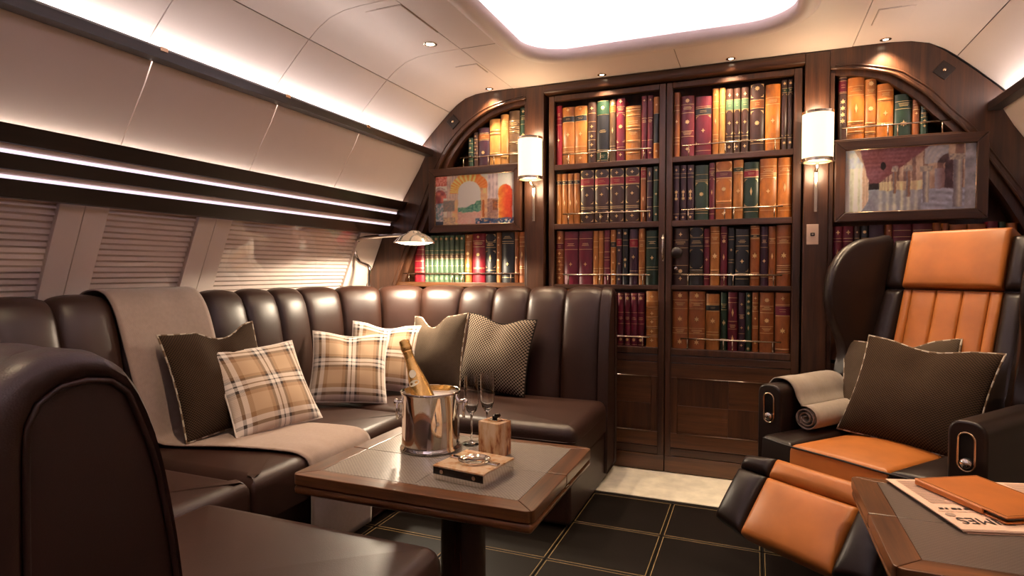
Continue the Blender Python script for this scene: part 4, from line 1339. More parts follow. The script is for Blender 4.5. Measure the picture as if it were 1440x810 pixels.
picture('framed_painting', 'watercolour of a long colonnade in a dark frame above the orange armchair', 0.354, 0.957, 1.334, 1.718, paint_colonnade, 220, 110)

# ------------------------------------------------------------------ wall lamps and switch plate
def sconce(x, label):
    t = thing('wall_lamp', label, 'lamp', (x, 3.283, 1.385), 0, 'wall lamps on the pillars')
    cy, zb, zt, r = -0.075, 0.245, 0.462, 0.068
    lathe('shade', [(r, zb), (r, zt), (r - 0.004, zt), (r - 0.004, zb)], 'shade', t, n=36, loc=(0, cy, 0), caps=False)
    lathe('rim', [(r + 0.001, zt - 0.004), (r + 0.003, zt + 0.008), (r - 0.006, zt + 0.008), (r - 0.006, zt - 0.004)], 'nickel', t, n=36, loc=(0, cy, 0), caps=False)
    lathe('rim', [(r - 0.006, zb + 0.004), (r - 0.006, zb - 0.012), (r + 0.004, zb - 0.012), (r + 0.003, zb + 0.004)], 'nickel', t, n=36, loc=(0, cy, 0), caps=False)
    lathe('diffuser', [(0.001, zb), (r - 0.008, zb), (r - 0.008, zb + 0.003), (0.001, zb + 0.003)], 'shade', t, n=30, loc=(0, cy, 0))
    b = MB()
    b.box(-r - 0.008, r + 0.008, cy - 0.003, cy + 0.003, zb - 0.014, zb - 0.006)
    b.build('cross_bar', 'nickel', t)
    tube('bracket', [(0, cy, zb - 0.014), (0, cy + 0.012, zb - 0.028), (0, -0.020, zb - 0.04), (0, -0.016, zb - 0.05)], 0.008, 'nickel', t, 10)
    box('stem', -0.008, 0.008, -0.020, -0.001, 0.0, zb - 0.035, 'nickel', t, bev=0.003)
    lamp('bulb_light', 'POINT', (0, cy, zt + 0.03), 3.0, WARM, t, size=0.05)
    lamp('bulb_light', 'POINT', (0, cy, zb - 0.05), 3.0, WARM, t, size=0.05)
    return t
sconce(-1.185, 'lit cream wall lamp on the pillar beside the ruined arches painting')
sconce(0.273, 'lit cream wall lamp on the pillar above the copper switch plate')
sw = thing('switch_plate', 'small copper switch plate on the pillar under the wall lamp', 'switch', (0.262, 3.2845, 1.227), world=True)
box('plate', 0.236, 0.289, 3.280, 3.2850, 1.229, 1.329, 'copper', sw, bev=0.0015)
box('rocker', 0.253, 0.272, 3.277, 3.281, 1.271, 1.287, 'black', sw, bev=0.001)
box('indicator', 0.2575, 0.2675, 3.2762, 3.278, 1.2755, 1.2825, 'nickel', sw, bev=0.0005)

# ------------------------------------------------------------------ U-shaped sofa
sofa = thing('sofa', 'U-shaped dark brown leather sofa with channelled back along the windows', 'sofa', (-1.55, 1.85, 0), world=True)
SX, SYN, SYF, AR, XE = -2.34, 0.35, 3.27, 0.75, -0.745
SPROF = [(0.0, 0.32), (0.0, 0.90), (0.010, 0.950), (0.034, 0.984), (0.07, 0.999), (0.105, 0.995), (0.135, 0.972), (0.158, 0.925), (0.178, 0.85), (0.194, 0.75), (0.205, 0.65), (0.215, 0.52), (0.22, 0.36)]
segs = [('L', 0.0, (SX + AR + 0.0 - XE) * -1), ]
L1 = XE - (SX + AR)
LA = (AR - 0.2) * PI / 2
L2 = (SYF - AR) - (SYN + AR)
def path(kind, t):
    """wall-line point and inward normal; t in 0..1 of the section"""
    if kind == 0:
        return Vector((XE - L1 * t, SYN)), Vector((0, 1))
    if kind == 1:
        a = math.radians(-90 - 90 * t)
        c = Vector((SX + AR, SYN + AR))
        d = Vector((math.cos(a), math.sin(a)))
        return c + d * AR, -d
    if kind == 2:
        return Vector((SX, SYN + AR + L2 * t)), Vector((1, 0))
    if kind == 3:
        a = math.radians(180 - 90 * t)
        c = Vector((SX + AR, SYF - AR))
        d = Vector((math.cos(a), math.sin(a)))
        return c + d * AR, -d
    return Vector((SX + AR + L1 * t, SYF)), Vector((0, -1))
pn = []
for i in range(len(SPROF)):
    a, b = SPROF[max(i - 1, 0)], SPROF[min(i + 1, len(SPROF) - 1)]
    t = Vector((b[0] - a[0], b[1] - a[1])).normalized()
    pn.append(Vector((-t.y, t.x)))
def channel(kind, t0, t1):
    n = 12
    V, F = [], []
    m = len(SPROF)
    for i in range(n + 1):
        f = i / n
        p, nn = path(kind, t0 + (t1 - t0) * f)
        e = max(0.0, 1 - abs(2 * f - 1) ** 2.4) ** 0.55
        for (d, z), q in zip(SPROF, pn):
            k = -0.010 + 0.026 * e
            dd, zz = d + q.x * k, z + q.y * k
            V.append((p.x + nn.x * dd, p.y + nn.y * dd, zz))
    for i in range(n):
        for j in range(m - 1):
            F.append((i * m + j, i * m + j + 1, (i + 1) * m + j + 1, (i + 1) * m + j))
    F.append(tuple(range(m)))
    F.append(tuple(n * m + j for j in range(m))[::-1])
    return autosmooth(fix_normals(mesh('back_channel', V, F, 'leather', sofa, True)), 60)
for kind, cnt in ((0, 4), (1, 4), (2, 7), (3, 4), (4, 4)):
    for i in range(cnt):
        channel(kind, i / cnt, (i + 1) / cnt)
# rounded ends of the back with a piped end panel
def closed_inset(P, d):
    k = len(P)
    out = []
    c = sum((Vector(p) for p in P), Vector((0, 0))) / k
    for i in range(k):
        t = (Vector(P[(i + 1) % k]) - Vector(P[i - 1])).normalized()
        nn = Vector((-t.y, t.x))
        if nn.dot(c - Vector(P[i])) < 0:
            nn = -nn
        out.append(Vector(P[i]) + nn * d)
    return out
EPROF = [(-0.012, 0.05), (-0.014, 0.5)] + [(d + q.x * 0.014, z + q.y * 0.014) for (d, z), q in zip(SPROF[1:], pn[1:])] + [(0.235, 0.2), (0.235, 0.05)]
EPROF = [(p.x, p.z) for p in smooth_open([(a, 0, b) for a, b in EPROF], 3)]
PPROF = [(0.030, 0.05), (0.031, 0.50), (0.033, 0.80), (0.036, 0.935), (0.046, 0.958), (0.071, 0.974), (0.098, 0.976), (0.127, 0.970), (0.143, 0.957), (0.158, 0.92), (0.176, 0.87), (0.191, 0.80), (0.206, 0.70), (0.216, 0.55), (0.222, 0.36), (0.224, 0.05)]
def resample(P, n):
    L = [0]
    for i in range(1, len(P)):
        L.append(L[-1] + math.hypot(P[i][0] - P[i - 1][0], P[i][1] - P[i - 1][1]))
    out, j = [], 0
    for k in range(n + 1):
        t = L[-1] * k / n
        while j < len(L) - 2 and L[j + 1] < t:
            j += 1
        f = (t - L[j]) / max(1e-9, L[j + 1] - L[j])
        out.append((P[j][0] + (P[j + 1][0] - P[j][0]) * f, P[j][1] + (P[j + 1][1] - P[j][1]) * f))
    return out
def back_end(y0, s, x1):
    A = resample(EPROF, 70)
    B = resample([(q.x, q.z) for q in smooth_open([(a, 0, b) for a, b in PPROF], 4)], 70)
    rings = [(0.0, XE - 0.004), (0.0, x1 - 0.034), (0.06, x1 - 0.018), (0.25, x1 - 0.005), (0.5, x1), (0.8, x1 - 0.003), (0.95, x1 - 0.009), (1.0, x1 - 0.012)]
    V, F = [], []
    k = len(A)
    for f, x in rings:
        V += [(x, y0 + s * (a[0] * (1 - f) + b[0] * f), a[1] * (1 - f) + b[1] * f) for a, b in zip(A, B)]
    for i in range(len(rings) - 1):
        for j in range(k):
            F.append((i * k + j, i * k + (j + 1) % k, (i + 1) * k + (j + 1) % k, (i + 1) * k + j))
    F.append(tuple(range(k)))
    autosmooth(fix_normals(mesh('back_end', V, F, 'leather', sofa, True)), 60)
    pl = [(x1 - 0.009, y0 + s * b[0], b[1]) for b in B]
    fix_normals(mesh('end_panel', pl, [tuple(range(k))], 'leather', sofa))
    tube('piping', [(x1 - 0.006, y, z) for _, y, z in pl], 0.004, 'leather', sofa, 6, True)
back_end(SYN, 1, -0.695)
back_end(SYF, -1, -0.695)
# seats
def seat(poly, rc=0.03):
    slab('seat_cushion', poly, 0.275, 0.43, 0.048, 'leather', sofa, crown=0.012, rc=rc)
    return None
seat([(-2.16, 2.452), (-0.70, 2.452), (-0.70, 3.06), (-2.16, 3.06)], 0.05)
seat([(-2.14, 1.462), (-1.49, 1.462), (-1.49, 2.448), (-2.14, 2.448)], 0.02)
seat([(-2.14, 0.56), (-1.49, 0.56), (-1.49, 1.458), (-2.14, 1.458)], 0.02)
seat([(-1.486, 0.56), (-0.69, 0.56), (-0.69, 1.29), (-1.486, 1.29)], 0.06)
for x0, x1, y0, y1 in ((-2.16, -0.712, 2.42, 3.24), (-2.26, -1.53, 1.25, 2.44), (-2.16, -0.705, 0.40, 1.26)):
    box('base', x0, x1, y0, y1, 0.012, 0.272, 'leather', sofa, bev=0.02, seg=3)
tube('seam', [(-0.692, 0.62, 0.362), (-0.690, 1.225, 0.362), (-0.70, 1.272, 0.362), (-0.745, 1.291, 0.362), (-1.48, 1.291, 0.362)], 0.0022, 'leather', sofa, 6)
tube('seam', [(-0.702, 3.0, 0.362), (-0.700, 2.50, 0.362), (-0.708, 2.465, 0.362), (-0.745, 2.451, 0.362), (-1.48, 2.451, 0.362)], 0.0022, 'leather', sofa, 6)

# blanket over the back and the seat
def drape(name, label, cat, m, rows, ys, nn=22, thick=0.005, wr=0.004, seed=1):
    """rows: (x, z, y_a, y_b) down the drape"""
    P = smooth_open([(x, 0, z) for x, z, a, b in rows], 5)
    A = smooth_open([(0, a, b) for x, z, a, b in rows], 5)
    V, F, UV = [], [], []
    for i, (p, q) in enumerate(zip(P, A)):
        for j in range(nn + 1):
            f = j / nn
            y = q.y * (1 - f) + q.z * f
            wob = wr * (vnoise(f * 5 + seed, i * 0.12, seed) - 0.5) * 2
            V.append((p.x + wob * 0.7, y, p.z + wob * 0.7 + 0.001))
            UV.append((f, i / len(P)))
    for i in range(len(P) - 1):
        for j in range(nn):
            k = i * (nn + 1) + j
            F.append((k, k + 1, k + nn + 2, k + nn + 1))
    o = mesh(name, V, F, m, None, True, UV)
    mo = o.modifiers.new('thickness', 'SOLIDIFY')
    mo.thickness = thick
    mo.offset = 1
    return tag(o, label, cat)
rows = [(-2.362, 0.93, 1.47, 1.87), (-2.345, 1.005, 1.47, 1.87), (-2.285, 1.031, 1.475, 1.875), (-2.215, 1.015, 1.48, 1.88), (-2.165, 0.945, 1.485, 1.885), (-2.132, 0.82, 1.495, 1.895), (-2.108, 0.65, 1.52, 1.91), (-2.095, 0.52, 1.55, 1.93),
        (-2.07, 0.462, 1.57, 1.95), (-2.0, 0.45, 1.59, 1.97), (-1.80, 0.456, 1.64, 2.02), (-1.60, 0.450, 1.69, 2.065), (-1.515, 0.436, 1.71, 2.08), (-1.478, 0.395, 1.715, 2.085), (-1.472, 0.30, 1.715, 2.085), (-1.474, 0.18, 1.715, 2.085), (-1.478, 0.05, 1.715, 2.085)]
drape('throw_blanket', 'taupe wool throw laid over the sofa back and seat under cushions', 'blanket', 'throw', rows, None)

# ------------------------------------------------------------------ cushions
def cushion(name, label, size, thick, m, loc, yaw, lean, roll=0.0, chop=0.0, pipe=None, seed=0, group=None, parent=None, flip=False, uvrot=0, sag=0.04, hs=1.0, chopw=0.62, chopx=0.0):
    n = 22
    W, H = size, size * hs
    rnd = random.Random(seed)
    V, F, UV = [], [], []
    def rim(u, v):
        x = W / 2 * u * (1 - 0.075 * (1 - v * v))
        z = H / 2 * v * (1 - 0.075 * (1 - u * u))
        if v > 0:
            z -= chop * v * v * max(0, 1 - ((u - chopx) / chopw) ** 2) ** 1.5
        z -= sag * 0.25 * (1 - v) * (1 - u * u) * 0.5
        return x, z
    for side in (-1, 1):
        for j in range(n + 1):
            for i in range(n + 1):
                u, v = math.sin(PI / 2 * (2 * i / n - 1)), math.sin(PI / 2 * (2 * j / n - 1))
                x, z = rim(u, v)
                b = max(0.0, (1 - u * u) * (1 - v * v)) ** 0.52
                y = side * thick / 2 * b * (1 - 0.25 * v)
                y += side * b * 0.010 * (vnoise(u * 3 + seed * 3.1, v * 3 + side, seed) - 0.5)
                if chop > 0 and v > 0:
                    y -= side * 0.3 * thick * v * b * max(0, 1 - (u / 0.3) ** 2)
                V.append((x, y, z))
                UV.append((u * 0.5 + 0.5, v * 0.5 + 0.5) if not uvrot else (v * 0.5 + 0.5, 0.5 - u * 0.5))
    N = (n + 1) ** 2
    for s in (0, 1):
        for j in range(n):
            for i in range(n):
                k = s * N + j * (n + 1) + i
                f = (k, k + 1, k + n + 2, k + n + 1)
                F.append(f if s == 0 else f[::-1])
    T = Matrix.Translation(loc) @ Matrix.Rotation(yaw, 4, 'Z') @ Matrix.Rotation(-lean, 4, 'X') @ Matrix.Rotation(roll, 4, 'Y') @ Matrix.Translation((0, 0, H / 2 * 0.98))
    o = mesh(name, V, F, m, None, True, UV)
    bm = bmesh.new()
    bm.from_mesh(o.data)
    bmesh.ops.remove_doubles(bm, verts=bm.verts, dist=0.0004)
    bmesh.ops.recalc_face_normals(bm, faces=bm.faces)
    bm.to_mesh(o.data)
    bm.free()
    o.matrix_world = T if parent is None else parent @ T
    if pipe:
        pts = []
        q = 14
        for s in range(4):
            for k in range(q):
                f = 2 * k / q - 1
                u, v = ((f, -1), (1, f), (-f, 1), (-1, -f))[s]
                x, z = rim(u, v)
                pts.append((x, 0, z))
        tube('piping', pts, 0.0042, pipe, o, 6, True)
    return tag(o, label, 'cushion', group)
R = math.radians
GC = 'cushions on the sofa'
cushion('cushion', 'dark brown woven cushion with light piping leaning on the throw', 0.425, 0.12, 'cushion_dark', (-1.945, 1.82, 0.468), R(83), R(19), R(-3), 0.04, 'piping', 1, GC, chopx=0.25, chopw=0.55)
cushion('cushion', 'tan plaid cushion on the throw in front of dark woven cushion', 0.385, 0.12, 'plaid', (-1.795, 1.915, 0.458), R(74), R(33), R(-2), 0.0, 'plaid', 2, GC)
cushion('cushion', 'tan plaid cushion at the sofa corner overlapping the plaid one behind', 0.38, 0.12, 'plaid', (-1.86, 2.43, 0.452), R(41), R(30), R(5), 0.012, 'plaid', 3, GC)
cushion('cushion', 'tan plaid cushion tucked behind another plaid one at sofa corner', 0.375, 0.12, 'plaid', (-1.86, 2.69, 0.468), R(27), R(24), R(5), 0.02, 'plaid', 4, GC)
cushion('cushion', 'plain taupe cushion with notched top between plaid and basket-weave cushions', 0.415, 0.14, 'cushion_taupe', (-1.60, 2.81, 0.462), R(-18), R(15), R(-5.5), 0.06, 'piping', 5, GC, chopx=-0.25, chopw=0.5)
cushion('cushion', 'basket-weave brown and beige cushion leaning near the sofa end', 0.415, 0.13, 'cushion_basket', (-1.315, 2.93, 0.456), R(-3), R(15), R(4), 0.03, 'cushion_basket', 6, GC)

# ------------------------------------------------------------------ tables
def make_table(label, x0, x1, y0, y1, inlay, flip):
    t = thing('folding_table', label, 'table', ((x0 + x1) / 2, (y0 + y1) / 2, 0), world=True)
    zt = 0.50
    bw = 0.062
    ym = (y0 + y1) / 2
    g = 0.0015
    box('lower_leaf', x0 + 0.003, x1 - 0.003, y0 + 0.003, y1 - 0.003, zt - 0.062, zt - 0.034, 'table_x', t, bev=0.012, seg=3)
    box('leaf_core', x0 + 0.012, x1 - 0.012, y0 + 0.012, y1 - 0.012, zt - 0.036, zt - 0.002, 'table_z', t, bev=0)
    zb = zt - 0.032
    rc = 0.022
    k7 = rc * (1 - math.sqrt(0.5))
    def corner(cx_, cy_, ex, ey):
        return [(cx_ + ex * rc, cy_), (cx_ + ex * rc * 0.617, cy_ + ey * rc * 0.076), (cx_ + ex * k7, cy_ + ey * k7)], [(cx_ + ex * k7, cy_ + ey * k7), (cx_ + ex * rc * 0.076, cy_ + ey * rc * 0.617), (cx_, cy_ + ey * rc)]
    nwa, nwb = corner(x0, y0, 1, 1)
    nea, neb = corner(x1, y0, -1, 1)
    fwa, fwb = corner(x0, y1, 1, -1)
    fea, feb = corner(x1, y1, -1, -1)
    yb_ = y1 - bw * 0.55
    for poly, m in ((nwa[::-1] + nea + [(x1 - bw, y0 + bw), (x0 + bw, y0 + bw)], 'table_x'), (fwa[::-1] + fea + [(x1 - bw, yb_), (x0 + bw, yb_)], 'table_x'),
                    (nwb[::-1] + [(x0 + bw, y0 + bw), (x0 + bw, ym - g), (x0, ym - g)], 'table_y'), (fwb[::-1] + [(x0 + bw, yb_), (x0 + bw, ym + g), (x0, ym + g)], 'table_y'),
                    (neb[::-1] + [(x1 - bw, y0 + bw), (x1 - bw, ym - g), (x1, ym - g)], 'table_y'), (feb[::-1] + [(x1 - bw, yb_), (x1 - bw, ym + g), (x1, ym + g)], 'table_y')):
        prism('border_plank', poly, 'Z', zb, zt, m, t, bev=0.0035, seg=2)
    a, b = x0 + bw + 0.001, x1 - bw - 0.001
    mx = (a + b) / 2
    for xa, xb in ((a, mx - 0.0006), (mx + 0.0006, b)):
        for ya, yb in ((y0 + bw + 0.001, ym - g), (ym + g, y1 - bw * 0.55 - 0.001)):
            box('inlay_panel', xa, xb, ya, yb, zt - 0.01, zt - 0.001, inlay, t, bev=0.001)
    for xx in (x0 + 0.006, x1 - 0.006):
        h = box('hinge', xx - 0.008, xx + 0.008, ym - 0.012, ym + 0.012, zt - 0.034, zt - 0.031, 'nickel', t, bev=0.001)
    cx, cy = (x0 + x1) / 2 + 0.04 * (1 if not flip else -1), ym
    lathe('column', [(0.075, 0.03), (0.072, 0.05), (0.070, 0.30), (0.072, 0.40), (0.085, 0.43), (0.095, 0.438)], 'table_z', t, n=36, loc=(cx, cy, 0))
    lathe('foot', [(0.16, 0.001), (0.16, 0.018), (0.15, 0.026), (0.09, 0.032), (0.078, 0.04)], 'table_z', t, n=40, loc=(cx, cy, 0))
    return t
TX0, TX1, TY0, TY1 = -1.265, -0.505, 1.385, 1.975
make_table('wooden folding table with grey shagreen inlay holding the champagne bucket', TX0, TX1, TY0, TY1, 'inlay', False)
make_table('wooden folding table with dark shagreen inlay under newspaper and tablet', 0.268, 1.03, 1.40, 1.99, 'inlay_dark', True)

# ------------------------------------------------------------------ things on the champagne table
ZT = 0.4995
bk = thing('champagne_bucket', 'polished silver champagne bucket with ring handles on the table', 'bucket', (-1.015, 1.775, ZT))
lathe('body', [(0.0995, 0.0), (0.104, 0.003), (0.104, 0.008), (0.099, 0.013), (0.0975, 0.02), (0.0965, 0.10), (0.098, 0.185), (0.101, 0.189), (0.102, 0.193), (0.0995, 0.197), (0.0955, 0.196), (0.0945, 0.188), (0.093, 0.10), (0.092, 0.015), (0.001, 0.012)], 'chrome', bk, n=64, caps=False)
lathe('liner', [(0.001, 0.172), (0.0938, 0.172), (0.0938, 0.168), (0.001, 0.168)], 'ice', bk, n=48)
for a in (math.radians(22), math.radians(202)):
    ca, sa = math.cos(a), math.sin(a)
    k = lathe('handle_boss', [(0.009, -0.004), (0.0095, 0.014), (0.0125, 0.018), (0.0125, 0.026), (0.009, 0.029), (0.001, 0.030)], 'chrome', bk, n=20)
    xform(k, Matrix.Translation((ca * 0.0965, sa * 0.0965, 0.155)) @ Matrix.Rotation(a, 4, 'Z') @ Matrix.Rotation(PI / 2, 4, 'Y'))
    pts = []
    for q in range(24):
        b = 2 * PI * q / 24
        pts.append((ca * 0.112 - sa * 0.021 * math.cos(b), sa * 0.112 + ca * 0.021 * math.cos(b), 0.128 + 0.027 * math.sin(b)))
    tube('ring_handle', pts, 0.004, 'chrome', bk, 8, True)
bt = thing('champagne_bottle', 'gold wrapped champagne bottle tilted in the silver bucket', 'bottle', (-0.985, 1.775, ZT + 0.014))
TB = Matrix.Rotation(R(-24), 4, 'Y') @ Matrix.Rotation(R(-4), 4, 'X') @ Matrix.Translation((0.0, 0, 0.03))
def tilt(o):
    return xform(o, TB)
tilt(lathe('glass_body', [(0.001, 0.0), (0.034, 0.0), (0.0395, 0.008), (0.0405, 0.08), (0.0395, 0.13), (0.036, 0.165), (0.029, 0.205), (0.022, 0.24), (0.0178, 0.265), (0.0165, 0.28)], 'gold_foil', bt, n=36))
tilt(lathe('neck_foil', [(0.0168, 0.278), (0.0172, 0.30), (0.0178, 0.302), (0.0165, 0.306), (0.0192, 0.309), (0.0192, 0.322), (0.0178, 0.330), (0.0185, 0.336), (0.017, 0.345), (0.010, 0.348), (0.001, 0.349)], 'gold_foil', bt, n=30))
def wrap_patch(name, zc, hz, half, rr, m, off=0.0008, turn=-PI / 2 + 0.25, ell=True):
    V, F = [], []
    n = 16
    prof = [(0.0405, 0.08), (0.0395, 0.13), (0.036, 0.165), (0.029, 0.205), (0.022, 0.24), (0.0178, 0.265), (0.0165, 0.28), (0.017, 0.3)]
    def rad(z):
        for (r0, z0), (r1, z1) in zip(prof, prof[1:]):
            if z0 <= z <= z1:
                return r0 + (r1 - r0) * (z - z0) / (z1 - z0)
        return 0.0405
    def pt(a, z):
        r = rad(z) + off
        th = turn + a / max(r, 0.01)
        return (r * math.cos(th), r * math.sin(th), z)
    V.append(pt(0, zc))
    for i in range(24):
        b = 2 * PI * i / 24
        V.append(pt(half * math.cos(b), zc + hz * math.sin(b)))
    for i in range(24):
        F.append((0, 1 + i, 1 + (i + 1) % 24))
    o = mesh(name, V, F, m, bt, True)
    return tilt(o)
wrap_patch('seal', 0.222, 0.014, 0.013, 0, 'label_paper', 0.0012)
wrap_patch('neck_label', 0.19, 0.010, 0.021, 0, 'label_paper', 0.0008, -PI / 2 + 0.1)
def flute(x, y, label):
    t = thing('champagne_flute', label, 'glass', (x, y, ZT), 0, 'champagne flutes on the table')
    lathe('bowl', [(0.004, 0.102), (0.010, 0.106), (0.018, 0.118), (0.0235, 0.138), (0.0258, 0.165), (0.0262, 0.20), (0.0250, 0.238), (0.0240, 0.238), (0.0250, 0.20), (0.0246, 0.166), (0.0222, 0.14), (0.016, 0.120), (0.006, 0.112), (0.001, 0.110)], 'glass', t, n=36, caps=False)
    lathe('stem', [(0.0052, 0.004), (0.0036, 0.012), (0.0032, 0.05), (0.0036, 0.09), (0.0055, 0.104)], 'glass', t, n=16)
    lathe('foot', [(0.034, 0.0003), (0.034, 0.0018), (0.020, 0.0035), (0.008, 0.006), (0.004, 0.010)], 'glass', t, n=36)
flute(-0.905, 1.865, 'clear champagne flute standing next to the silver bucket')
flute(-0.872, 1.925, 'clear champagne flute standing behind the horn lighter block')
cb = thing('table_lighter', 'cube shaped horn table lighter with dark metal top', 'lighter', (-0.782, 1.785, ZT), R(-14))
box('block', -0.042, 0.042, -0.034, 0.034, 0.0005, 0.112, 'horn', cb, bev=0.0025)
box('burner_plate', -0.020, 0.020, -0.015, 0.015, 0.1122, 0.116, 'nickel', cb, bev=0.001)
lathe('burner', [(0.008, 0.116), (0.008, 0.126), (0.006, 0.129), (0.001, 0.130)], 'black', cb, n=18)
o = lathe('spark_wheel', [(0.007, -0.008), (0.0075, 0.0), (0.007, 0.008)], 'black', cb, n=18)
xform(o, Matrix.Translation((0.010, 0.002, 0.128)) @ Matrix.Rotation(PI / 2, 4, 'X'))
box('thumb_lever', 0.004, 0.020, -0.005, 0.005, 0.131, 0.136, 'black', cb, bev=0.002)
at = thing('cigar_ashtray', 'square horn topped ashtray box with polished silver sides', 'ashtray', (-0.757, 1.578, ZT), R(-8))
box('mirror_base', -0.085, 0.085, -0.085, 0.085, 0.0005, 0.037, 'chrome', at, bev=0.001)
box('dark_band', -0.0856, 0.0856, -0.0856, -0.0848, 0.016, 0.0365, 'black', at, bev=0)
box('horn_top', -0.086, 0.086, -0.086, 0.086, 0.037, 0.042, 'horn_light', at, bev=0.001)
lathe('bowl', [(0.001, 0.0425), (0.03, 0.0435), (0.042, 0.046), (0.047, 0.0495), (0.049, 0.049), (0.047, 0.0422)], 'chrome', at, n=40, caps=False)
for s in (-1, 1):
    a, b = sorted((s * 0.044, s * 0.084))
    box('cigar_rest', a, b, -0.010, 0.010, 0.0422, 0.047, 'chrome', at, bev=0.003)
    k = lathe('stud', [(0.006, 0.0), (0.006, 0.002), (0.001, 0.0024)], 'nickel', at, n=16)
    xform(k, Matrix.Translation((s * 0.055, -0.0857, 0.026)) @ Matrix.Rotation(PI / 2, 4, 'X'))

# ------------------------------------------------------------------ things on the newspaper table
def oriented(name, label, cat, loc, ang):
    return thing(name, label, cat, loc, ang)
ang = math.atan2(0.087 * 0.5 + 0.047 * 0.6, 0.326 * 0.5 + 0.136 * 0.6)
npz = oriented('newspaper', 'folded pink newspaper lying under the orange tablet case', 'newspaper', (0.447, 1.640, ZT), ang)
for k, (dx, dy) in enumerate(((0.012, 0.0), (0.004, 0.006), (0.0, 0.002))):
    V, F = [], []
    n = 10
    z0 = 0.0005 + 0.0042 * k
    for j in range(n + 1):
        for i in range(n + 1):
            x, y = dx + 0.40 * i / n, dy + 0.335 * j / n
            V.append((x, y, z0 + 0.0008 + 0.0010 * vnoise(i * 0.6 + k * 7, j * 0.6, 5)))
    m2 = len(V)
    V += [(x, y, z0) for x, y, z in V]
    for j in range(n):
        for i in range(n):
            q = j * (n + 1) + i
            F.append((q, q + 1, q + n + 2, q + n + 1))
            F.append((m2 + q, m2 + q + n + 1, m2 + q + n + 2, m2 + q + 1))
    rim = [i for i in range(n + 1)] + [j * (n + 1) + n for j in range(1, n + 1)] + [n * (n + 1) + i for i in range(n - 1, -1, -1)] + [j * (n + 1) for j in range(n - 1, 0, -1)]
    for a, b in zip(rim, rim[1:] + rim[:1]):
        F.append((a, m2 + a, m2 + b, b))
    autosmooth(mesh('sheet', V, F, 'paper', npz, True))
fold = tube('fold_edge', [(0.004, 0.0035, 0.0062), (0.40, 0.0035, 0.0062)], 0.0036, 'paper', npz, 8)
zs = 0.0118
def flat_text(body, size, x, y, rot, m, parent, name='lettering', sx=1.0):
    cu = bpy.data.curves.new(name, 'FONT')
    cu.body = body
    cu.size = size
    cu.extrude = 0.0001
    cu.align_x = 'RIGHT'
    tmp = bpy.data.objects.new('tmp', cu)
    COL.objects.link(tmp)
    dg = bpy.context.evaluated_depsgraph_get()
    me = bpy.data.meshes.new_from_object(tmp.evaluated_get(dg))
    bpy.data.objects.remove(tmp)
    me.transform(Matrix.Translation((x, y, zs)) @ Matrix.Rotation(rot, 4, 'Z') @ Matrix.Diagonal((sx, 1, 1, 1)))
    me.materials.clear()
    me.materials.append(M[m])
    return put(bpy.data.objects.new(name, me), parent)
tl = flat_text('FINANCIAL TIMES', 0.050, 0.020, 0.066, PI, 'ink', npz, sx=0.90)
tl['kind'] = 'stuff'
b = MB()
rn = random.Random(4)
for c in range(4):
    for r_ in range(19):
        if r_ < 1 and c == 0:
            continue
        x = 0.02 + c * 0.094
        y = 0.148 + r_ * 0.0094
        b.box(x, x + 0.084 * (rn.uniform(0.5, 1) if rn.random() < 0.2 else 1), y, y + 0.0032, zs, zs + 0.0002)
o = b.build('text_columns', 'ink_soft', npz)
o['kind'] = 'stuff'
b = MB()
b.box(0.008, 0.392, 0.1035, 0.1055, zs, zs + 0.0003)
b.build('rule_line', 'ink_soft', npz)
b = MB()
for i, wd in enumerate((0.010, 0.006, 0.012, 0.008, 0.011, 0.005, 0.010, 0.012, 0.006)):
    x = 0.02 + i * 0.0145
    b.box(x, x + wd, 0.118, 0.127, zs, zs + 0.0003)
o = b.build('headline', 'ink', npz)
o['kind'] = 'stuff'
lathe('printed_portrait', [(0.001, zs + 0.0004), (0.010, zs + 0.0003), (0.011, zs)], 'ink_soft', npz, n=14, loc=(0.024, 0.084, 0))

tb = thing('tablet_case', 'orange leather tablet case lying on the pink newspaper', 'tablet case', (0.548, 1.700, ZT + 0.013), math.atan2(0.49, 0.87))
box('back_cover', 0.0, 0.19, 0.0, 0.268, 0.0, 0.0045, 'case_orange', tb, bev=0.002)
box('tablet', 0.005, 0.185, 0.005, 0.263, 0.0046, 0.0125, 'black', tb, bev=0.003)
box('front_cover', -0.001, 0.191, -0.001, 0.269, 0.0126, 0.0168, 'case_orange', tb, bev=0.002)
box('spine', -0.003, 0.003, 0.06, 0.266, 0.001, 0.0160, 'case_orange', tb, bev=0.003)
tube('stitching', [(0.006, 0.006, 0.017), (0.184, 0.006, 0.017), (0.184, 0.262, 0.017), (0.006, 0.262, 0.017)], 0.0006, 'thread', tb, 4, True)

# ------------------------------------------------------------------ reading lamp
rl = thing('reading_lamp', 'chrome swan-arm reading lamp with domed shade behind the sofa corner', 'lamp', (-2.175, 3.06, 0.93), world=True)
lathe('base', [(0.028, 0.0), (0.028, 0.008), (0.012, 0.016), (0.010, 0.05)], 'chrome', rl, n=24, loc=(-2.175, 3.06, 0.93))
arm = smooth_open([(-2.175, 3.06, 0.94), (-2.175, 3.06, 1.05), (-2.175, 3.06, 1.118), (-2.20, 3.06, 1.138), (-2.245, 3.06, 1.155), (-2.275, 3.06, 1.20), (-2.272, 3.06, 1.255), (-2.235, 3.05, 1.295), (-2.15, 3.03, 1.302), (-2.02, 3.0, 1.305), (-1.90, 2.97, 1.306), (-1.80, 2.95, 1.306)], 6)
tube('swan_arm', arm, [0.012 if p.z < 1.13 and p.x > -2.19 else 0.0115 for p in arm], 'arm_chrome', rl, 12)
LX, LY, LZ = -1.785, 2.945, 1.262
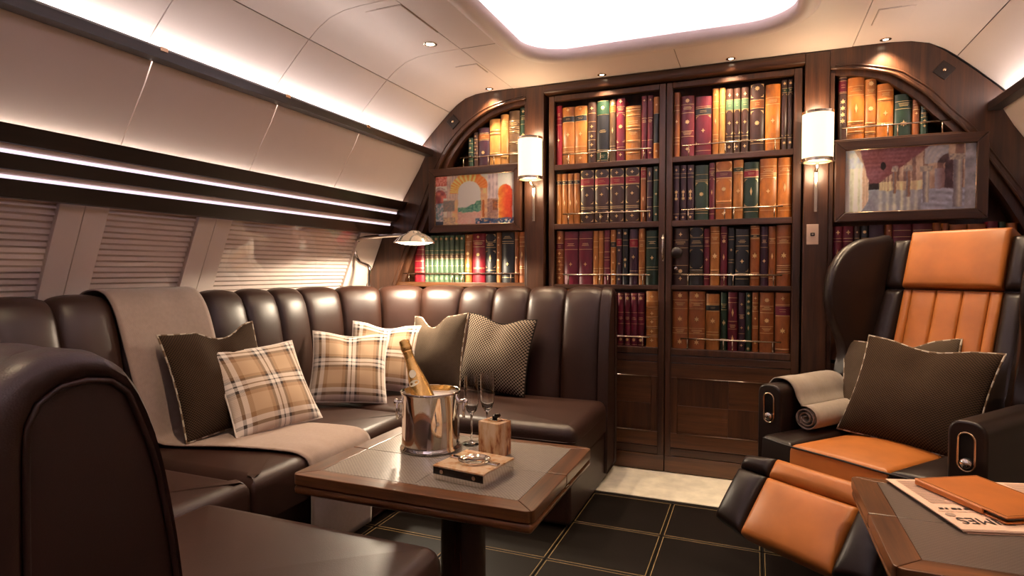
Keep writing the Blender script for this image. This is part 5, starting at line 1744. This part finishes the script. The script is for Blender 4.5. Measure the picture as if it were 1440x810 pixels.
lathe('shade', [(0.112, 0.0), (0.116, -0.003), (0.117, 0.001), (0.104, 0.014), (0.085, 0.032), (0.062, 0.045), (0.040, 0.052), (0.036, 0.060), (0.020, 0.066), (0.001, 0.068)], 'lamp_dome', rl, n=48, loc=(LX, LY, LZ), caps=False)
lathe('reflector', [(0.111, 0.0), (0.10, 0.012), (0.08, 0.029), (0.055, 0.042), (0.001, 0.047)], 'label_paper', rl, n=40, loc=(LX, LY, LZ), caps=False)
lathe('bulb', [(0.001, -0.016), (0.045, -0.014), (0.08, -0.008), (0.104, 0.0), (0.104, 0.004), (0.001, 0.005)], 'bulb', rl, n=36, loc=(LX, LY, LZ))
lamp('bulb_light', 'SPOT', (LX, LY, LZ - 0.022), W_READ * 4, (1.0, 0.82, 0.60), rl, (0, 0, 0), 0.05, 170, 0.12)

# ------------------------------------------------------------------ armchair (local: x across, y to the back, z up)
ac = thing('armchair', 'wingback recliner armchair in orange and black-brown leather', 'armchair', (0.328, 2.375, 0), R(-37.67))
LA_ = 'leather_arm'
lathe('swivel_base', [(0.24, 0.003), (0.24, 0.03), (0.20, 0.05), (0.10, 0.07), (0.09, 0.20), (0.16, 0.24)], LA_, ac, n=40, loc=(0.0, 0.26, 0))
box('seat_body', -0.284, 0.284, -0.07, 0.56, 0.235, 0.40, LA_, ac, bev=0.03, seg=3)
zf, zb_ = 0.468, 0.445
for x0, x1, m in ((-0.310, -0.1705, LA_), (-0.170, 0.170, 'orange'), (0.1705, 0.310, LA_)):
    e = 0.03 if abs(x0) > 0.2 or abs(x1) > 0.2 else 0.0
    yl, yr = (-0.105 + (0.03 if x0 < -0.2 else 0), -0.105 + (0.03 if x1 > 0.2 else 0))
    pad('seat_pad', (x0, yl, zf), (x1, yr, zf), (max(-0.28, min(0.28, x1)), 0.52, zb_), (max(-0.28, min(0.28, x0)), 0.52, zb_), 0.15, m, ac, r=0.018, crown=0.02)
tube('seat_piping', smooth_open([(-0.305, -0.078, 0.455), (-0.17, -0.107, 0.459), (0.0, -0.110, 0.461), (0.17, -0.107, 0.459), (0.305, -0.078, 0.455)], 5), 0.0035, 'thread', ac, 6)
# leg rest
def lr(x, s, h=0.0):
    return (x, -0.195 - 0.65 * s - 0.76 * h, 0.455 - 0.76 * s + 0.65 * h)
lrest = box('leg_rest', -0.255, 0.255, -0.02, 0.02, -0.30, -0.02, LA_, ac, bev=0.015, seg=3)
xform(lrest, Matrix.Translation((0, -0.155, 0.42)) @ Matrix.Rotation(R(-40.5), 4, 'X'))
for x0, x1, m, sl, sr in ((-0.280, -0.1605, LA_, 0.02, 0), (-0.160, 0.160, 'orange', 0, 0), (0.1605, 0.280, LA_, 0, 0.02)):
    pad('leg_rest_roll', lr(x0, 0.092), lr(x1, 0.092), lr(x1, 0.018 + sr), lr(x0, 0.018 + sl), 0.06, m, lrest if False else ac, r=0.024, crown=0.008)
    pad('leg_rest_pad', lr(x0, 0.315 - sl), lr(x1, 0.315 - sr), lr(x1, 0.0935), lr(x0, 0.0935), 0.07, m, ac, r=0.022, crown=0.012)
# arms
for s in (-1, 1):
    xa, xb = sorted((s * 0.287, s * 0.392))
    xm = (xa + xb) / 2
    hw = (xb - xa) / 2
    out = [(xa, 0.20), (xb, 0.20)]
    out += [(xm + hw * math.cos(a) ** 0.75 if math.cos(a) > 0 else xm - hw * (-math.cos(a)) ** 0.75, 0.60 + 0.05 * math.sin(a) ** 0.75) for a in [PI * k / 14 for k in range(15)]]
    am = prism('arm', out, 'Y', 0.0, 0.60, LA_, ac, bev=0.010, seg=3)
    zr0, zr1, rr = 0.520, 0.592, 0.0225
    ring = [(xm + rr * math.cos(a), -0.001, zr1 + rr * math.sin(a)) for a in [PI * k / 10 for k in range(11)]] + [(xm + rr * math.cos(a), -0.001, zr0 + rr * math.sin(a)) for a in [PI + PI * k / 10 for k in range(11)]]
    tube('control_ring', ring, 0.0032, 'brass', am, 8, True)
    mesh('control_recess', [(x, -0.0012, z) for x, y, z in ring], [tuple(range(len(ring)))[::-1]], 'black', am)
    k = lathe('control_knob', [(0.016, 0.0), (0.0165, 0.004), (0.012, 0.011), (0.001, 0.014)], 'chrome', am, n=22)
    xform(k, Matrix.Translation((xm, -0.001, zr0 + 0.002)) @ Matrix.Rotation(PI / 2, 4, 'X'))
# back: orange channels, bolsters, headrest
def bp(x, z, h=0.0):
    return (x, 0.45 + 0.34 * (z - 0.46) - 0.947 * h, z + 0.32 * h)
fr = [0.0, 0.10, 0.365, 0.63, 0.885, 1.0]
for i in range(5):
    x0, x1 = -0.168 + 0.35 * fr[i], -0.168 + 0.35 * fr[i + 1]
    w0, w1 = x0 * 1.0, x1 * 1.0
    pad('back_channel', bp(w0 + 0.0004, 0.44), bp(w1 - 0.0004, 0.44), bp(x1 - 0.0004, 1.024), bp(x0 + 0.0004, 1.024), 0.05, 'orange', ac, r=0.010, crown=0.006)
for s in (-1, 1):
    a, b = (-0.290, -0.1685) if s < 0 else (0.1825, 0.300)
    c, d = (-0.245, -0.1685) if s < 0 else (0.1825, 0.255)
    pad('bolster', bp(a, 0.44, 0.012), bp(b, 0.44, 0.012), bp(d, 1.024, 0.008), bp(c, 1.024, 0.008), 0.07, LA_, ac, r=0.03, crown=0.01)
    pad('head_bolster', bp(c, 1.03, 0.012), bp(d, 1.03, 0.012), bp(d, 1.236, 0.012), bp(c, 1.236, 0.012), 0.08, LA_, ac, r=0.025, crown=0.008)
pad('headrest', bp(-0.168, 1.030, 0.026), bp(0.182, 1.030, 0.026), bp(0.182, 1.262, 0.026), bp(-0.168, 1.262, 0.026), 0.10, 'orange', ac, r=0.018, crown=0.010)
sh = [bp(-0.26, 0.30, -0.05), bp(0.27, 0.30, -0.05), bp(0.27, 1.22, -0.05), bp(-0.26, 1.22, -0.05)]
pad('back_shell', sh[1], sh[0], sh[3], sh[2], 0.03, LA_, ac, r=0.02, crown=0.02)
WG = [(0.0, 1.243), (0.07, 1.248), (0.14, 1.232), (0.205, 1.185), (0.252, 1.115), (0.268, 1.035), (0.255, 0.955), (0.215, 0.88), (0.155, 0.80), (0.125, 0.72), (0.115, 0.62), (0.0, 0.60), (-0.03, 0.80), (-0.01, 1.05)]
for s in (-1, 1):
    pts = []
    for d, z in WG:
        base = bp(0, z)[1]
        fx = d / 0.27
        x = s * (0.262 + 0.085 * math.sin(min(1, max(0, fx)) * PI / 2))
        y = base + 0.005 - d * (1.0 if z > 0.9 else 1.0) + (0.34 * (1.035 - z)) * min(1, max(0, fx)) * 0.55
        pts.append((x + (0.006 if s > 0 else 0), y, z))
    pts = smooth_closed(pts, 4)
    plate('wing', pts, (s, 0.28, 0), 0.052, 0.024, LA_, ac)

# blanket rolled over the far arm
V, F = [], []
prof = [(-0.400, 0.50), (-0.402, 0.58), (-0.398, 0.625), (-0.375, 0.660), (-0.340, 0.668), (-0.305, 0.660), (-0.282, 0.635), (-0.268, 0.60), (-0.250, 0.575)]
cx, cz = -0.232, 0.526
sp_ = []
for k in range(46):
    a = R(110) - k * R(24)
    r = 0.049 - 0.0009 * k
    sp_.append((cx + r * math.cos(a) * 1.05, cz + r * math.sin(a)))
prof = [(p.x, p.z) for p in smooth_open([(a, 0, b) for a, b in prof + sp_[:1]], 4)][:-1] + sp_
ny = 14
for (x, z) in prof:
    for j in range(ny + 1):
        y = 0.075 + 0.34 * j / ny
        wv = 0.004 * (vnoise(x * 14, j * 0.35, 9) - 0.5)
        V.append((x + wv, y, z + wv))
for i in range(len(prof) - 1):
    for j in range(ny):
        k = i * (ny + 1) + j
        F.append((k, k + 1, k + ny + 2, k + ny + 1))
tw = mesh('throw_blanket', V, F, 'throw_grey', None, True)
mo = tw.modifiers.new('thickness', 'SOLIDIFY')
mo.thickness = 0.004
mo.offset = 0
tw.location = (0.328, 2.375, 0)
tw.rotation_euler = (0, 0, R(-37.67))
tag(tw, 'sand grey throw draped and rolled over the armchair arm', 'blanket')
CH = Matrix.Translation((0.328, 2.375, 0)) @ Matrix.Rotation(R(-37.67), 4, 'Z')
cushion('cushion', 'taupe cushion at the back of the armchair behind the larger one', 0.42, 0.12, 'cushion_taupe', (-0.05, 0.36, 0.462), R(10), R(26), R(-6), 0.03, 'piping', 7, 'cushions on the armchair', CH, hs=0.96)
cushion('cushion', 'large dark brown woven cushion in front on the orange armchair seat', 0.45, 0.15, 'cushion_dark', (0.033, 0.24, 0.468), R(7), R(30), R(4), 0.02, 'piping', 8, 'cushions on the armchair', CH, hs=0.92)
bpy.context.view_layer.update()
